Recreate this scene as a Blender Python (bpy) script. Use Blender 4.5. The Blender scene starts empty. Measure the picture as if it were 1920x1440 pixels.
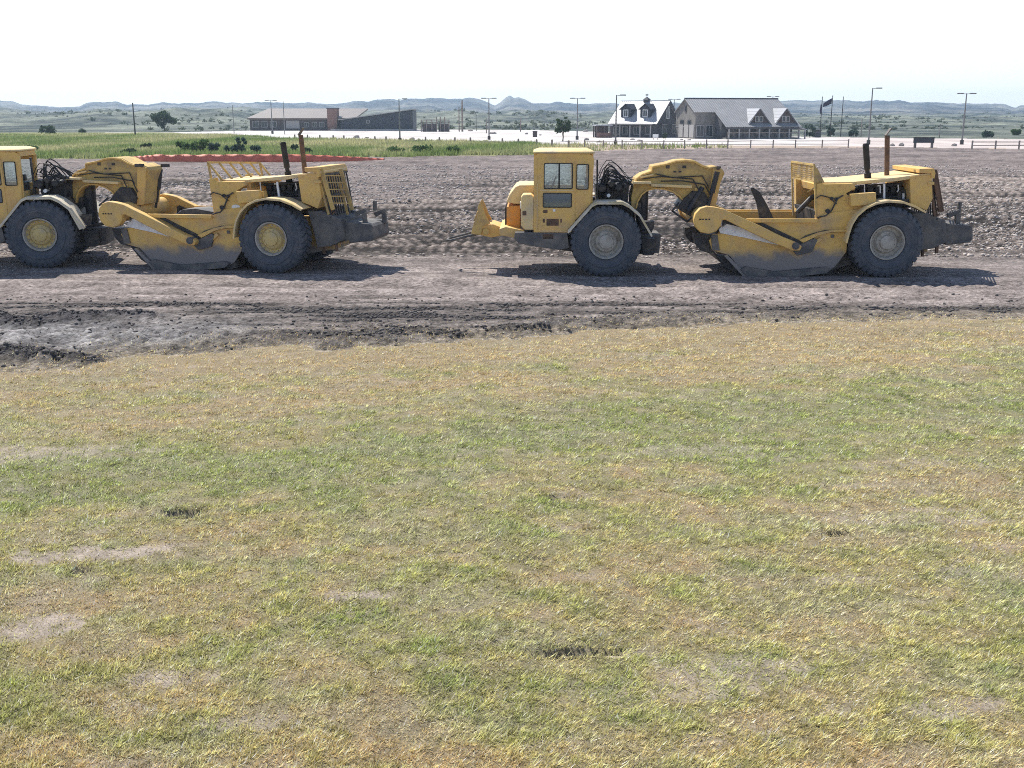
import bpy, bmesh, math, random
import numpy as np
from mathutils import Vector, Matrix
from mathutils.geometry import tessellate_polygon

# ---------------------------------------------------------------- camera, sky, sun, exposure
SC = bpy.context.scene
COL = SC.collection
R = math.radians
FPX = 2000.0          # focal length in pixels of the 1920 wide photograph
CAM_H = 4.3
PITCH = math.atan(505 / FPX)
cam_data = bpy.data.cameras.new('camera')
cam = bpy.data.objects.new('camera', cam_data)
COL.objects.link(cam)
cam.location = (0, 0, CAM_H)
cam.rotation_euler = (math.pi / 2 - PITCH, 0, 0)
cam_data.sensor_width = 36
cam_data.lens = FPX / 1920 * 36
cam_data.clip_start = 0.1
cam_data.clip_end = 20000
SC.camera = cam
SUN_DIR = Vector((-1.46, 2.0, 3.2)).normalized()
SUN_EL = math.asin(SUN_DIR.z)
world = bpy.data.worlds.new('World')
SC.world = world
world.use_nodes = True
wn = world.node_tree
wn.nodes.clear()
sky = wn.nodes.new('ShaderNodeTexSky')
sky.sky_type = 'NISHITA'
sky.sun_disc = False
sky.sun_elevation = SUN_EL
sky.sun_rotation = math.atan2(SUN_DIR.x, SUN_DIR.y)
sky.altitude = 700
sky.air_density = 1.0
sky.dust_density = 0.7
sky.ozone_density = 1.0
bg = wn.nodes.new('ShaderNodeBackground')
bg.inputs['Strength'].default_value = 0.115
wo = wn.nodes.new('ShaderNodeOutputWorld')
tcw = wn.nodes.new('ShaderNodeTexCoord')
mpw = wn.nodes.new('ShaderNodeMapping'); mpw.inputs['Scale'].default_value = (1.2, 1.2, 5.0)
nzw = wn.nodes.new('ShaderNodeTexNoise'); nzw.inputs['Scale'].default_value = 1.6; nzw.inputs['Detail'].default_value = 6
nzw.inputs['Roughness'].default_value = .6
rmw = wn.nodes.new('ShaderNodeMapRange'); rmw.inputs[1].default_value = .35; rmw.inputs[2].default_value = .68
rmw.inputs[3].default_value = .42; rmw.inputs[4].default_value = .72
mxw = wn.nodes.new('ShaderNodeMix'); mxw.data_type = 'RGBA'; mxw.inputs[7].default_value = (7.6, 7.8, 8.1, 1)
wn.links.new(tcw.outputs['Generated'], mpw.inputs[0]); wn.links.new(mpw.outputs[0], nzw.inputs['Vector'])
wn.links.new(nzw.outputs['Fac'], rmw.inputs[0]); 
spw = wn.nodes.new('ShaderNodeSeparateXYZ'); wn.links.new(tcw.outputs['Generated'], spw.inputs[0])
elw = wn.nodes.new('ShaderNodeMapRange'); elw.inputs[1].default_value = .12; elw.inputs[2].default_value = .30     # milky air low down
elw.inputs[3].default_value = 1.15; elw.inputs[4].default_value = 0
wn.links.new(spw.outputs[2], elw.inputs[0])
mlw = wn.nodes.new('ShaderNodeMath'); mlw.operation = 'MULTIPLY'
wn.links.new(rmw.outputs[0], mlw.inputs[0]); wn.links.new(elw.outputs[0], mlw.inputs[1])
wn.links.new(mlw.outputs[0], mxw.inputs[0])
wn.links.new(sky.outputs[0], mxw.inputs[6]); wn.links.new(mxw.outputs[2], bg.inputs[0])
wn.links.new(bg.outputs[0], wo.inputs[0])
sun_data = bpy.data.lights.new('sun', 'SUN')
sun_data.energy = 4.6
sun_data.angle = R(0.5)
sun_data.color = (1.0, 0.94, 0.84)
sun = bpy.data.objects.new('sun', sun_data)
COL.objects.link(sun)
sun.location = (0, 0, 80)
sun.rotation_euler = SUN_DIR.to_track_quat('Z', 'Y').to_euler()
SC.view_settings.view_transform = 'Standard'
SC.view_settings.look = 'None'
SC.view_settings.exposure = 0.55
SC.view_settings.gamma = 1
SC.cycles.use_denoising = False
SC.cycles.sample_clamp_indirect = 2.5
SC.cycles.sample_clamp_direct = 12
SC.cycles.pixel_filter_type = 'BLACKMAN_HARRIS'
SC.cycles.filter_width = 1.0
SC.cycles.max_bounces = 6
SC.cycles.volume_bounces = 1
SC.cycles.transparent_max_bounces = 12
SC.cycles.caustics_reflective = False
SC.cycles.caustics_refractive = False

# ---------------------------------------------------------------- surveying helpers: photograph pixel + depth -> world
CP, SP = math.cos(PITCH), math.sin(PITCH)


def at(px, py, Y):
    a, b = (px - 960) / FPX, (720 - py) / FPX
    s = Y / (CP + b * SP)
    return Vector((a * s, Y, CAM_H + s * (-SP + b * CP)))


def gnd(px, py, z=0.0):
    a, b = (px - 960) / FPX, (720 - py) / FPX
    dz = -SP + b * CP
    s = (z - CAM_H) / dz
    return Vector((a * s, s * (CP + b * SP), z))


def px_of(X, Y):
    zc = Y * CP + CAM_H * SP
    yc = Y * SP - CAM_H * CP
    return 960 + FPX * X / zc, 720 - FPX * yc / zc


# ---------------------------------------------------------------- numpy noise
def _h(ix, iy, seed):
    n = (ix * 374761393 + iy * 668265263 + seed * 1274126177) & 0xffffffff
    n = ((n ^ (n >> 13)) * 1274126177) & 0xffffffff
    n = ((n ^ (n >> 16)) * 2246822519) & 0xffffffff
    return ((n ^ (n >> 15)) & 0xffffff) / float(0xffffff)


def vnoise(x, y, seed=0):
    x = np.asarray(x, float); y = np.asarray(y, float)
    ix = np.floor(x).astype(np.int64); iy = np.floor(y).astype(np.int64)
    fx = x - ix; fy = y - iy
    fx = fx * fx * (3 - 2 * fx); fy = fy * fy * (3 - 2 * fy)
    a = _h(ix, iy, seed); b = _h(ix + 1, iy, seed); c = _h(ix, iy + 1, seed); d = _h(ix + 1, iy + 1, seed)
    return (a * (1 - fx) + b * fx) * (1 - fy) + (c * (1 - fx) + d * fx) * fy


def fbm(x, y, seed=0, octs=4, gain=0.5):
    t = 0.0; amp = 1.0; tot = 0.0
    for k in range(octs):
        t = t + amp * vnoise(x * 2 ** k + 17.3 * k, y * 2 ** k - 9.1 * k, seed + k)
        tot += amp; amp *= gain
    return t / tot


def smooth(a, b, x):
    t = np.clip((x - a) / (b - a), 0, 1)
    return t * t * (3 - 2 * t)


def lerp3(c0, c1, t):
    t = np.asarray(t)[..., None]
    return np.asarray(c0) * (1 - t) + np.asarray(c1) * t


# ---------------------------------------------------------------- materials
def new_mat(name):
    m = bpy.data.materials.new(name)
    m.use_nodes = True
    nt = m.node_tree
    b = nt.nodes.get('Principled BSDF')
    return m, nt, b


def N(nt, typ, **kw):
    n = nt.nodes.new(typ)
    for k, v in kw.items():
        setattr(n, k, v)
    return n


def coords(nt, world_space=False):
    if world_space:
        return N(nt, 'ShaderNodeNewGeometry').outputs['Position']
    return N(nt, 'ShaderNodeTexCoord').outputs['Object']


def noise_node(nt, vec, scale, detail=4, rough=0.55):
    n = N(nt, 'ShaderNodeTexNoise')
    n.inputs['Scale'].default_value = scale
    n.inputs['Detail'].default_value = detail
    n.inputs['Roughness'].default_value = rough
    nt.links.new(vec, n.inputs['Vector'])
    return n.outputs['Fac']


def ramp(nt, fac, stops):
    r = N(nt, 'ShaderNodeValToRGB')
    el = r.color_ramp.elements
    el[0].position, el[0].color = stops[0][0], (*stops[0][1], 1)
    el[1].position, el[1].color = stops[-1][0], (*stops[-1][1], 1)
    for p, c in stops[1:-1]:
        e = el.new(p); e.color = (*c, 1)
    nt.links.new(fac, r.inputs[0])
    return r.outputs[0]


def mix(nt, fac, a, b):
    m = N(nt, 'ShaderNodeMix', data_type='RGBA')
    for sock, v in ((m.inputs[0], fac), (m.inputs[6], a), (m.inputs[7], b)):
        if isinstance(v, (int, float)):
            sock.default_value = v
        elif isinstance(v, tuple):
            sock.default_value = (*v, 1)
        else:
            nt.links.new(v, sock)
    return m.outputs[2]


def bump(nt, b, h, strength, dist=0.02):
    n = N(nt, 'ShaderNodeBump')
    n.inputs['Strength'].default_value = strength
    n.inputs['Distance'].default_value = dist
    nt.links.new(h, n.inputs['Height'])
    nt.links.new(n.outputs[0], b.inputs['Normal'])


def worn(name, base, wear, scale=2.2, lo=0.48, hi=0.66, rough=0.6, bumps=0.25, spec=0.35, metal=0.0, mud=None, tint=None):
    """painted or bare metal with blotches of wear and dust; mud = (z0, z1, colour): mud splashed up from the ground"""
    m, nt, b = new_mat(name)
    v = coords(nt)
    f = noise_node(nt, v, scale, 7, 0.62)
    f2 = ramp(nt, f, [(lo, (0, 0, 0)), (hi, (1, 1, 1))])
    c = mix(nt, f2, base, wear)
    if tint:
        mp = N(nt, 'ShaderNodeVectorMath', operation='ADD'); mp.inputs[1].default_value = (7.3, 2.1, 4.4)
        nt.links.new(v, mp.inputs[0])
        f3 = noise_node(nt, mp.outputs[0], scale * .8, 4, .6)
        c = mix(nt, ramp(nt, f3, [(.52, (0, 0, 0)), (.68, (.7, .7, .7))]), c, tint)
    g = noise_node(nt, v, scale * 7, 6, 0.75)
    dk = tuple(x * 0.42 for x in base)
    c = mix(nt, ramp(nt, g, [(0.55, (0, 0, 0)), (0.70, (.75, .75, .75))]), c, dk)
    if mud:
        sep = N(nt, 'ShaderNodeSeparateXYZ'); nt.links.new(v, sep.inputs[0])
        ad = N(nt, 'ShaderNodeMath', operation='MULTIPLY_ADD')
        nt.links.new(f, ad.inputs[0]); ad.inputs[1].default_value = 0.9
        nt.links.new(sep.outputs[2], ad.inputs[2])
        mr = N(nt, 'ShaderNodeMapRange')
        mr.inputs[1].default_value = mud[0] + 0.45; mr.inputs[2].default_value = mud[1] + 0.45
        mr.inputs[3].default_value = 1; mr.inputs[4].default_value = 0
        nt.links.new(ad.outputs[0], mr.inputs[0])
        c = mix(nt, mr.outputs[0], c, mix(nt, g, mud[2], tuple(x * 1.5 for x in mud[2])))
    nt.links.new(c, b.inputs['Base Color'])
    b.inputs['Roughness'].default_value = rough
    b.inputs['Metallic'].default_value = metal
    b.inputs['Specular IOR Level'].default_value = spec
    bump(nt, b, g, bumps, 0.01)
    return m


def plain(name, col, rough=0.7, var=0.25, scale=3.0, spec=0.3, metal=0.0):
    m, nt, b = new_mat(name)
    f = noise_node(nt, coords(nt), scale, 5, 0.6)
    nt.links.new(ramp(nt, f, [(0.3, tuple(c * (1 - var) for c in col)), (0.7, tuple(min(1, c * (1 + var)) for c in col))]),
                 b.inputs['Base Color'])
    b.inputs['Roughness'].default_value = rough
    b.inputs['Specular IOR Level'].default_value = spec
    b.inputs['Metallic'].default_value = metal
    return m


MUD = (.19, .175, .17)
M = {}
M['yellow'] = worn('yellow_paint', (.74, .48, .15), (.50, .37, .20), 1.9, .46, .74, rough=.65, tint=(.66, .39, .16))
M['yellow_dusty'] = worn('dusty_yellow_paint', (.78, .58, .27), (.56, .46, .31), 1.6, .42, .66, rough=.7)
M['yellow_muddy'] = worn('muddy_yellow_paint', (.74, .48, .145), (.48, .35, .19), 1.9, .46, .72, rough=.7, tint=(.64, .38, .16), mud=(.50, .74, MUD))
M['yellow_grimy'] = worn('grimy_yellow_paint', (.62, .43, .15), (.34, .25, .14), 2.6, .42, .66, rough=.8)
M['orange'] = worn('faded_orange_paint', (.72, .30, .05), (.45, .28, .13), 3, .5, .72)
M['muddy_steel'] = worn('muddy_steel', (.095, .095, .10), (.19, .175, .16), 2.5, .42, .62, rough=.8)
M['dark_steel'] = worn('greasy_dark_steel', (.035, .035, .04), (.13, .11, .09), 3.5, .5, .7, rough=.55)
M['bright_steel'] = worn('scoured_steel', (.78, .80, .84), (.50, .49, .48), 2.5, .55, .75, rough=.45)
M['fender'] = worn('dusty_fender_paint', (.55, .47, .30), (.62, .58, .50), 2.5, .4, .6, rough=.7)
M['pale_fender'] = worn('chalky_fender_paint', (.68, .62, .48), (.55, .50, .42), 2.5, .45, .65, rough=.7)
M['rust'] = worn('rusty_steel', (.17, .10, .065), (.09, .06, .045), 5, .45, .65, rough=.85)
M['hose'] = plain('black_rubber_hose', (.025, .025, .027), .5)
M['exhaust'] = plain('sooty_black_steel', (.03, .028, .027), .7, .4)
M['rim_grey'] = worn('dusty_grey_rim', (.42, .40, .36), (.28, .25, .21), 4, .45, .65, rough=.75)
M['rim_yellow'] = worn('dusty_yellow_rim', (.60, .46, .20), (.44, .38, .28), 4, .5, .7, rough=.7)
M['tyre'] = worn('dusty_tyre_rubber', (.062, .076, .10), (.11, .115, .13), 3.0, .4, .64, rough=.75, bumps=.4)
M['seat'] = plain('black_seat_vinyl', (.02, .02, .022), .5)
M['black'] = plain('black_trim', (.02, .02, .02), .5)
M['decal'] = plain('black_decal_film', (.02, .02, .02), .6, .1)
M['white'] = plain('white_enamel', (.8, .8, .78), .4, .08)


def glass_mat(name, tint, thru, film=(.55, .56, .55)):
    m, nt, b = new_mat(name)
    nt.nodes.remove(b)
    tr = N(nt, 'ShaderNodeBsdfTransparent'); tr.inputs[0].default_value = (*tint, 1)
    gl = N(nt, 'ShaderNodeBsdfGlossy'); gl.inputs['Roughness'].default_value = .04
    gl.inputs[0].default_value = (.9, .95, 1, 1)
    df = N(nt, 'ShaderNodeBsdfDiffuse'); df.inputs[0].default_value = (*film, 1)
    m1 = N(nt, 'ShaderNodeMixShader'); m1.inputs[0].default_value = thru
    nt.links.new(df.outputs[0], m1.inputs[1]); nt.links.new(tr.outputs[0], m1.inputs[2])
    fr = N(nt, 'ShaderNodeFresnel'); fr.inputs[0].default_value = 1.5
    ad = N(nt, 'ShaderNodeMath', operation='ADD'); ad.inputs[1].default_value = .06
    nt.links.new(fr.outputs[0], ad.inputs[0])
    m2 = N(nt, 'ShaderNodeMixShader')
    nt.links.new(ad.outputs[0], m2.inputs[0])
    nt.links.new(m1.outputs[0], m2.inputs[1]); nt.links.new(gl.outputs[0], m2.inputs[2])
    nt.links.new(m2.outputs[0], nt.nodes['Material Output'].inputs[0])
    return m


M['glass'] = glass_mat('dusty_cab_glass', (.90, .98, .99), .93)
M['dark_glass'] = glass_mat('blue_grey_door_glass', (.15, .28, .36), .6, (.09, .20, .31))


def pane_mat():
    m, nt, b = new_mat('window_pane')
    b.inputs['Base Color'].default_value = (.03, .04, .05, 1)
    b.inputs['Roughness'].default_value = .08
    b.inputs['Specular IOR Level'].default_value = .6
    return m


M['pane'] = pane_mat()


def attr_ground(name, fine_scale, amount, bump_scale, bump_strength, bump_dist, fine_colour=(1.7, 1.65, 1.6), dark=0.45):
    """ground albedo stored per vertex, broken up by fine grain"""
    m, nt, b = new_mat(name)
    a = N(nt, 'ShaderNodeAttribute', attribute_name='tint')
    v = coords(nt, True)
    f = noise_node(nt, v, fine_scale, 8, 0.75)
    g = noise_node(nt, v, fine_scale * .13, 5, 0.6)
    mr = N(nt, 'ShaderNodeMapRange'); mr.inputs[1].default_value = .3; mr.inputs[2].default_value = .7
    mr.inputs[3].default_value = 1 - amount; mr.inputs[4].default_value = 1 + amount
    nt.links.new(f, mr.inputs[0])
    mr2 = N(nt, 'ShaderNodeMapRange'); mr2.inputs[1].default_value = .3; mr2.inputs[2].default_value = .7
    mr2.inputs[3].default_value = 1 - amount * dark; mr2.inputs[4].default_value = 1 + amount * dark
    nt.links.new(g, mr2.inputs[0])
    mm = N(nt, 'ShaderNodeMath', operation='MULTIPLY')
    nt.links.new(mr.outputs[0], mm.inputs[0]); nt.links.new(mr2.outputs[0], mm.inputs[1])
    vs = N(nt, 'ShaderNodeVectorMath', operation='SCALE')
    nt.links.new(a.outputs['Color'], vs.inputs[0]); nt.links.new(mm.outputs[0], vs.inputs['Scale'])
    nt.links.new(vs.outputs[0], b.inputs['Base Color'])
    b.inputs['Roughness'].default_value = .95
    b.inputs['Specular IOR Level'].default_value = .12
    h = noise_node(nt, v, bump_scale, 6, 0.7)
    bump(nt, b, h, bump_strength, bump_dist)
    return m


def leafy(name, base, attr=True, trans=.35):
    m, nt, b = new_mat(name)
    nt.nodes.remove(b)
    if attr:
        a = N(nt, 'ShaderNodeAttribute', attribute_name='tint').outputs['Color']
    else:
        f = noise_node(nt, coords(nt, True), 1.3, 4, .6)
        a = ramp(nt, f, [(.3, tuple(c * .6 for c in base)), (.7, tuple(c * 1.5 for c in base))])
    d = N(nt, 'ShaderNodeBsdfDiffuse'); t = N(nt, 'ShaderNodeBsdfTranslucent')
    nt.links.new(a, d.inputs[0]); nt.links.new(a, t.inputs[0])
    mx = N(nt, 'ShaderNodeMixShader'); mx.inputs[0].default_value = trans
    nt.links.new(d.outputs[0], mx.inputs[1]); nt.links.new(t.outputs[0], mx.inputs[2])
    nt.links.new(mx.outputs[0], nt.nodes['Material Output'].inputs[0])
    return m


M['blade'] = leafy('grass_blades', None)
M['crown_dark'] = leafy('dark_green_leaves', (.045, .075, .035), False)
M['crown_green'] = leafy('green_leaves', (.085, .14, .05), False)
M['crown_blue'] = leafy('grey_green_leaves', (.07, .11, .085), False)
M['scrub'] = leafy('scrub_leaves', (.12, .14, .095), False)
M['bark'] = plain('grey_brown_bark', (.16, .12, .09), .9)
M['log'] = plain('weathered_grey_brown_timber', (.22, .18, .155), .85, .35, 1.2)
M['stone'] = worn('grey_field_stone', (.15, .14, .13), (.22, .205, .19), 1.4, .4, .6, rough=.9)
M['board'] = plain('dark_slate_cladding', (.085, .085, .092), .8, .15, 1)
M['brown_board'] = plain('dark_brown_cladding', (.085, .068, .064), .8, .25, 1)
M['brick'] = plain('brown_brick', (.22, .13, .105), .9, .3, 2.5)
M['slate_metal'] = plain('slate_grey_metal_cladding', (.035, .040, .054), .6, .12, .8)
M['trim'] = plain('grey_trim', (.34, .33, .32), .7, .1)
M['pole'] = plain('grey_galvanised_steel', (.20, .20, .20), .55, .15, 2, metal=.3)
M['dark_pole'] = plain('dark_bronze_steel', (.06, .055, .05), .6, .15)
M['wood'] = plain('weathered_fence_wood', (.33, .28, .245), .9, .3, 4)
M['boulder'] = plain('grey_boulder_rock', (.30, .27, .25), .9, .3, 2)
M['mesh_red'] = plain('orange_red_plastic_netting', (.60, .16, .10), .6, .25, 2)
M['clod'] = plain('dark_moist_earth', (.115, .103, .097), .95, .5, 8)


def roof_mat(name, col, pitch=.45):
    """standing seam metal: ribs as bump running down the slope"""
    m, nt, b = new_mat(name)
    v = coords(nt)
    w = N(nt, 'ShaderNodeTexWave'); w.inputs['Scale'].default_value = 1 / pitch / 3.2
    w.bands_direction = 'X'; w.inputs['Distortion'].default_value = 0
    nt.links.new(v, w.inputs['Vector'])
    r = ramp(nt, w.outputs['Fac'], [(.86, (0, 0, 0)), (.97, (1, 1, 1))])
    f = noise_node(nt, v, .35, 5, .6)
    c = ramp(nt, f, [(.3, tuple(x * .82 for x in col)), (.7, tuple(min(1, x * 1.12) for x in col))])
    nt.links.new(mix(nt, r, c, tuple(x * .7 for x in col)), b.inputs['Base Color'])
    b.inputs['Roughness'].default_value = .5
    bump(nt, b, r, .6, .04)
    return m


M['white_roof'] = roof_mat('pale_standing_seam_roof', (.36, .37, .40))
M['grey_roof'] = roof_mat('grey_standing_seam_roof', (.26, .262, .265))
M['tan_roof'] = roof_mat('tan_shingle_roof', (.17, .135, .11))


# ---------------------------------------------------------------- mesh builder
class MB:
    def __init__(s):
        s.v = []; s.f = []; s.sm = []; s.cuts = []

    def cut(s):
        """what follows is a separate part of the same name"""
        s.cuts.append((len(s.v), len(s.f)))
        return s

    def pieces(s):
        ends = s.cuts + [(len(s.v), len(s.f))]
        a = (0, 0); out = []
        for e in ends:
            if e[1] > a[1]:
                m = MB(); m.v = s.v[a[0]:e[0]]; m.f = [tuple(i - a[0] for i in f) for f in s.f[a[1]:e[1]]]; m.sm = s.sm[a[1]:e[1]]
                out.append(m)
            a = e
        return out

    def add(s, vs, fs, smooth=False):
        n = len(s.v)
        s.v += [tuple(p) for p in vs]
        s.f += [tuple(i + n for i in f) for f in fs]
        s.sm += [smooth] * len(fs)
        return s

    def box(s, x0, x1, y0, y1, z0, z1):
        vs = [(x, y, z) for z in (z0, z1) for y in (y0, y1) for x in (x0, x1)]
        return s.add(vs, [(0, 2, 3, 1), (4, 5, 7, 6), (0, 1, 5, 4), (2, 6, 7, 3), (0, 4, 6, 2), (1, 3, 7, 5)])

    def obox(s, c, ux, uy, uz):
        c, ux, uy, uz = map(Vector, (c, ux, uy, uz))
        vs = [c + a * ux + b * uy + d * uz for d in (-1, 1) for b in (-1, 1) for a in (-1, 1)]
        return s.add(vs, [(0, 2, 3, 1), (4, 5, 7, 6), (0, 1, 5, 4), (2, 6, 7, 3), (0, 4, 6, 2), (1, 3, 7, 5)])

    def prism(s, pts, y0, y1):
        """outline in x,z extruded along y"""
        n = len(pts)
        vs = [(p[0], y0, p[1]) for p in pts] + [(p[0], y1, p[1]) for p in pts]
        fs = [tuple(range(n)), tuple(range(2 * n - 1, n - 1, -1))]
        fs += [(i, (i + 1) % n, n + (i + 1) % n, n + i) for i in range(n)]
        return s.add(vs, fs)

    def both(s, pts, y0, y1):
        s.prism(pts, y0, y1); s.prism(pts, -y1, -y0)
        return s

    def holed(s, outline, holes, y0, y1):
        loops = [outline] + holes
        polys = [[Vector((p[0], p[1], 0)) for p in l] for l in loops]
        tris = tessellate_polygon(polys)
        flat = [p for l in loops for p in l]
        n = len(flat)
        vs = [(p[0], y0, p[1]) for p in flat] + [(p[0], y1, p[1]) for p in flat]
        fs = [tuple(t) for t in tris] + [tuple(i + n for i in reversed(t)) for t in tris]
        o = 0
        for l in loops:
            k = len(l)
            fs += [(o + i, o + (i + 1) % k, n + o + (i + 1) % k, n + o + i) for i in range(k)]
            o += k
        return s.add(vs, fs)

    def tube(s, path, r, n=8, caps=True):
        path = [Vector(p) for p in path]
        rs = r if isinstance(r, (list, tuple)) else [r] * len(path)
        vs = []; up = None
        for i, p in enumerate(path):
            d = (path[min(i + 1, len(path) - 1)] - path[max(i - 1, 0)]).normalized()
            if up is None:
                up = d.orthogonal().normalized()
            up = (up - d * up.dot(d)).normalized()
            w = d.cross(up)
            for k in range(n):
                a = 2 * math.pi * k / n
                vs.append(p + (up * math.cos(a) + w * math.sin(a)) * rs[i])
        fs = [(i * n + k, i * n + (k + 1) % n, (i + 1) * n + (k + 1) % n, (i + 1) * n + k)
              for i in range(len(path) - 1) for k in range(n)]
        s.add(vs, fs, True)
        if caps:
            s.add(vs[:n], [tuple(range(n - 1, -1, -1))]); s.add(vs[-n:], [tuple(range(n))])
        return s

    def bar(s, a, b, w, h=None):
        """square bar between two points, w across (horizontal), h other way"""
        a, b = Vector(a), Vector(b); h = h or w
        d = (b - a); L = d.length / 2; d.normalize()
        sx = d.cross(Vector((0, 0, 1)))
        sx = Vector((0, 1, 0)) if sx.length < 1e-4 else sx.normalized()
        sz = d.cross(sx).normalized()
        return s.obox((a + b) / 2, d * L, sx * w / 2, sz * h / 2)

    def lathe(s, prof, c, n=48, smooth=True, caps=True):
        """profile of (radius, y) turned about the y axis through c"""
        vs = []
        for r, y in prof:
            for k in range(n):
                a = 2 * math.pi * k / n
                vs.append((c[0] + r * math.cos(a), c[1] + y, c[2] + r * math.sin(a)))
        m = len(prof)
        fs = [(i * n + k, i * n + (k + 1) % n, (i + 1) * n + (k + 1) % n, (i + 1) * n + k)
              for i in range(m - 1) for k in range(n)]
        s.add(vs, fs, smooth)
        if not caps: return s
        if prof[0][0] > 0: s.add(vs[:n], [tuple(range(n))])
        if prof[-1][0] > 0: s.add(vs[-n:], [tuple(range(n - 1, -1, -1))])
        return s

    def build(s, name, mat, parent=None, bevel=0.0, loc=None, angle=35):
        if s.cuts:
            return [m.build(name, mat, parent, bevel, loc, angle) for m in s.pieces()][0]
        me = bpy.data.meshes.new(name)
        me.from_pydata(s.v, [], s.f)
        bm = bmesh.new(); bm.from_mesh(me)
        bmesh.ops.recalc_face_normals(bm, faces=bm.faces)
        for f, k in zip(bm.faces, s.sm):
            f.smooth = k
        bm.to_mesh(me); bm.free()
        me.set_sharp_from_angle(angle=R(angle))
        me.materials.append(mat)
        o = bpy.data.objects.new(name, me)
        COL.objects.link(o)
        if parent: o.parent = parent
        if loc is not None: o.location = loc
        if bevel:
            b = o.modifiers.new('bevel', 'BEVEL')
            b.width = bevel; b.segments = 2; b.limit_method = 'ANGLE'; b.angle_limit = R(40)
        return o


def tag(o, label=None, cat=None, group=None, kind=None):
    if label: o['label'] = label
    if cat: o['category'] = cat
    if group: o['group'] = group
    if kind: o['kind'] = kind
    return o


def empty(name, loc=(0, 0, 0), rz=0.0):
    o = bpy.data.objects.new(name, None)
    COL.objects.link(o)
    o.location = loc; o.rotation_euler = (0, 0, rz)
    o.empty_display_size = .3
    return o


def np_mesh(name, verts, faces_flat, per_face, mat, tint=None, smooth=False):
    me = bpy.data.meshes.new(name)
    nv = len(verts); nf = len(faces_flat) // per_face
    me.vertices.add(nv)
    me.vertices.foreach_set('co', np.ascontiguousarray(verts, dtype=np.float32).ravel())
    me.loops.add(len(faces_flat))
    me.loops.foreach_set('vertex_index', np.ascontiguousarray(faces_flat, dtype=np.int32))
    me.polygons.add(nf)
    me.polygons.foreach_set('loop_start', np.arange(0, nf * per_face, per_face, dtype=np.int32))
    me.polygons.foreach_set('loop_total', np.full(nf, per_face, dtype=np.int32))
    if smooth:
        me.polygons.foreach_set('use_smooth', np.ones(nf, dtype=bool))
    me.update(calc_edges=True)
    if tint is not None:
        at_ = me.attributes.new('tint', 'FLOAT_COLOR', 'POINT')
        c = np.ones((nv, 4), dtype=np.float32); c[:, :3] = np.clip(tint, 0, 1)
        at_.data.foreach_set('color', c.ravel())
    me.materials.append(mat)
    o = bpy.data.objects.new(name, me)
    COL.objects.link(o)
    return o


# ================================================================ THE GROUND
def line_fn(pts):
    """a boundary line on the ground, given where it runs: depth Y as a function of azimuth X/Y"""
    w = [gnd(px, py) for px, py in pts]
    ts = [p.x / p.y for p in w]; ys = [p.y for p in w]
    return lambda t: np.interp(t, ts, ys)


Y_lawn = line_fn([(-500, 735), (0, 700), (150, 688), (400, 664), (700, 648), (960, 636), (1200, 617), (1440, 607), (1700, 603),
                  (1920, 600), (2400, 592)])
Y_dirt = line_fn([(-500, 298), (0, 298), (600, 296), (1000, 290.5), (1060, 285), (1250, 279), (1500, 277), (1700, 276), (1920, 279.5),
                  (2400, 281)])
Y_mead = line_fn([(-500, 248.5), (325, 248.5), (345, 250.5), (540, 261.5), (860, 267), (1000, 270), (1250, 272.5), (1480, 273), (1600, 274.5), (1920, 279),
                  (2400, 280)])
Y_lot = line_fn([(-500, 250), (330, 248), (470, 245), (700, 242.5), (1000, 244), (1150, 248), (1300, 253), (1480, 256), (1700, 259),
                 (1920, 261), (2400, 263)])
# ridge lines: distance, and the line their crests follow
SKY = [(-600, 196), (-200, 192), (0, 190), (45, 187.5), (57, 187), (62, 190), (85, 192), (112, 198), (140, 200), (200, 199), (214, 193),
       (232, 190), (250, 190.5), (265, 192), (283, 196), (330, 194.5), (430, 192), (560, 193), (650, 194.5), (690, 189), (720, 187.5),
       (795, 186), (820, 184.5), (895, 185.5), (912, 189), (930, 195), (938, 191), (948, 184), (956, 181), (964, 185), (972, 183), (984, 188),
       (995, 194), (1050, 193), (1130, 195), (1200, 193), (1300, 192), (1450, 188.5), (1500, 187.5), (1640, 189), (1660, 193), (1740, 194),
       (1810, 195), (1828, 196), (1838, 200), (1846, 202), (1854, 198), (1880, 198), (1892, 202), (1960, 203), (2200, 200), (2600, 197)]
MIDR = [(-600, 203), (0, 204), (60, 201), (120, 208), (170, 211), (215, 205), (260, 202), (300, 207), (345, 203), (370, 200.5), (410, 203),
        (470, 201), (560, 205), (690, 208), (780, 205), (860, 210), (900, 214), (960, 205), (1030, 208), (1080, 214), (1140, 208),
        (1300, 210), (1480, 214), (1700, 214), (1800, 212), (1920, 214), (2600, 212)]
NEARR = [(-600, 212), (0, 213), (60, 211), (120, 214), (180, 210), (230, 206), (300, 210), (335, 206), (370, 201.5), (410, 203), (465, 203), (500, 212),
         (560, 217), (700, 214), (790, 211), (880, 207), (930, 213), (960, 214), (1010, 208), (1060, 216), (1150, 214), (1400, 218), (1480, 218),
         (1700, 218), (1920, 219), (2600, 219)]


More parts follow.
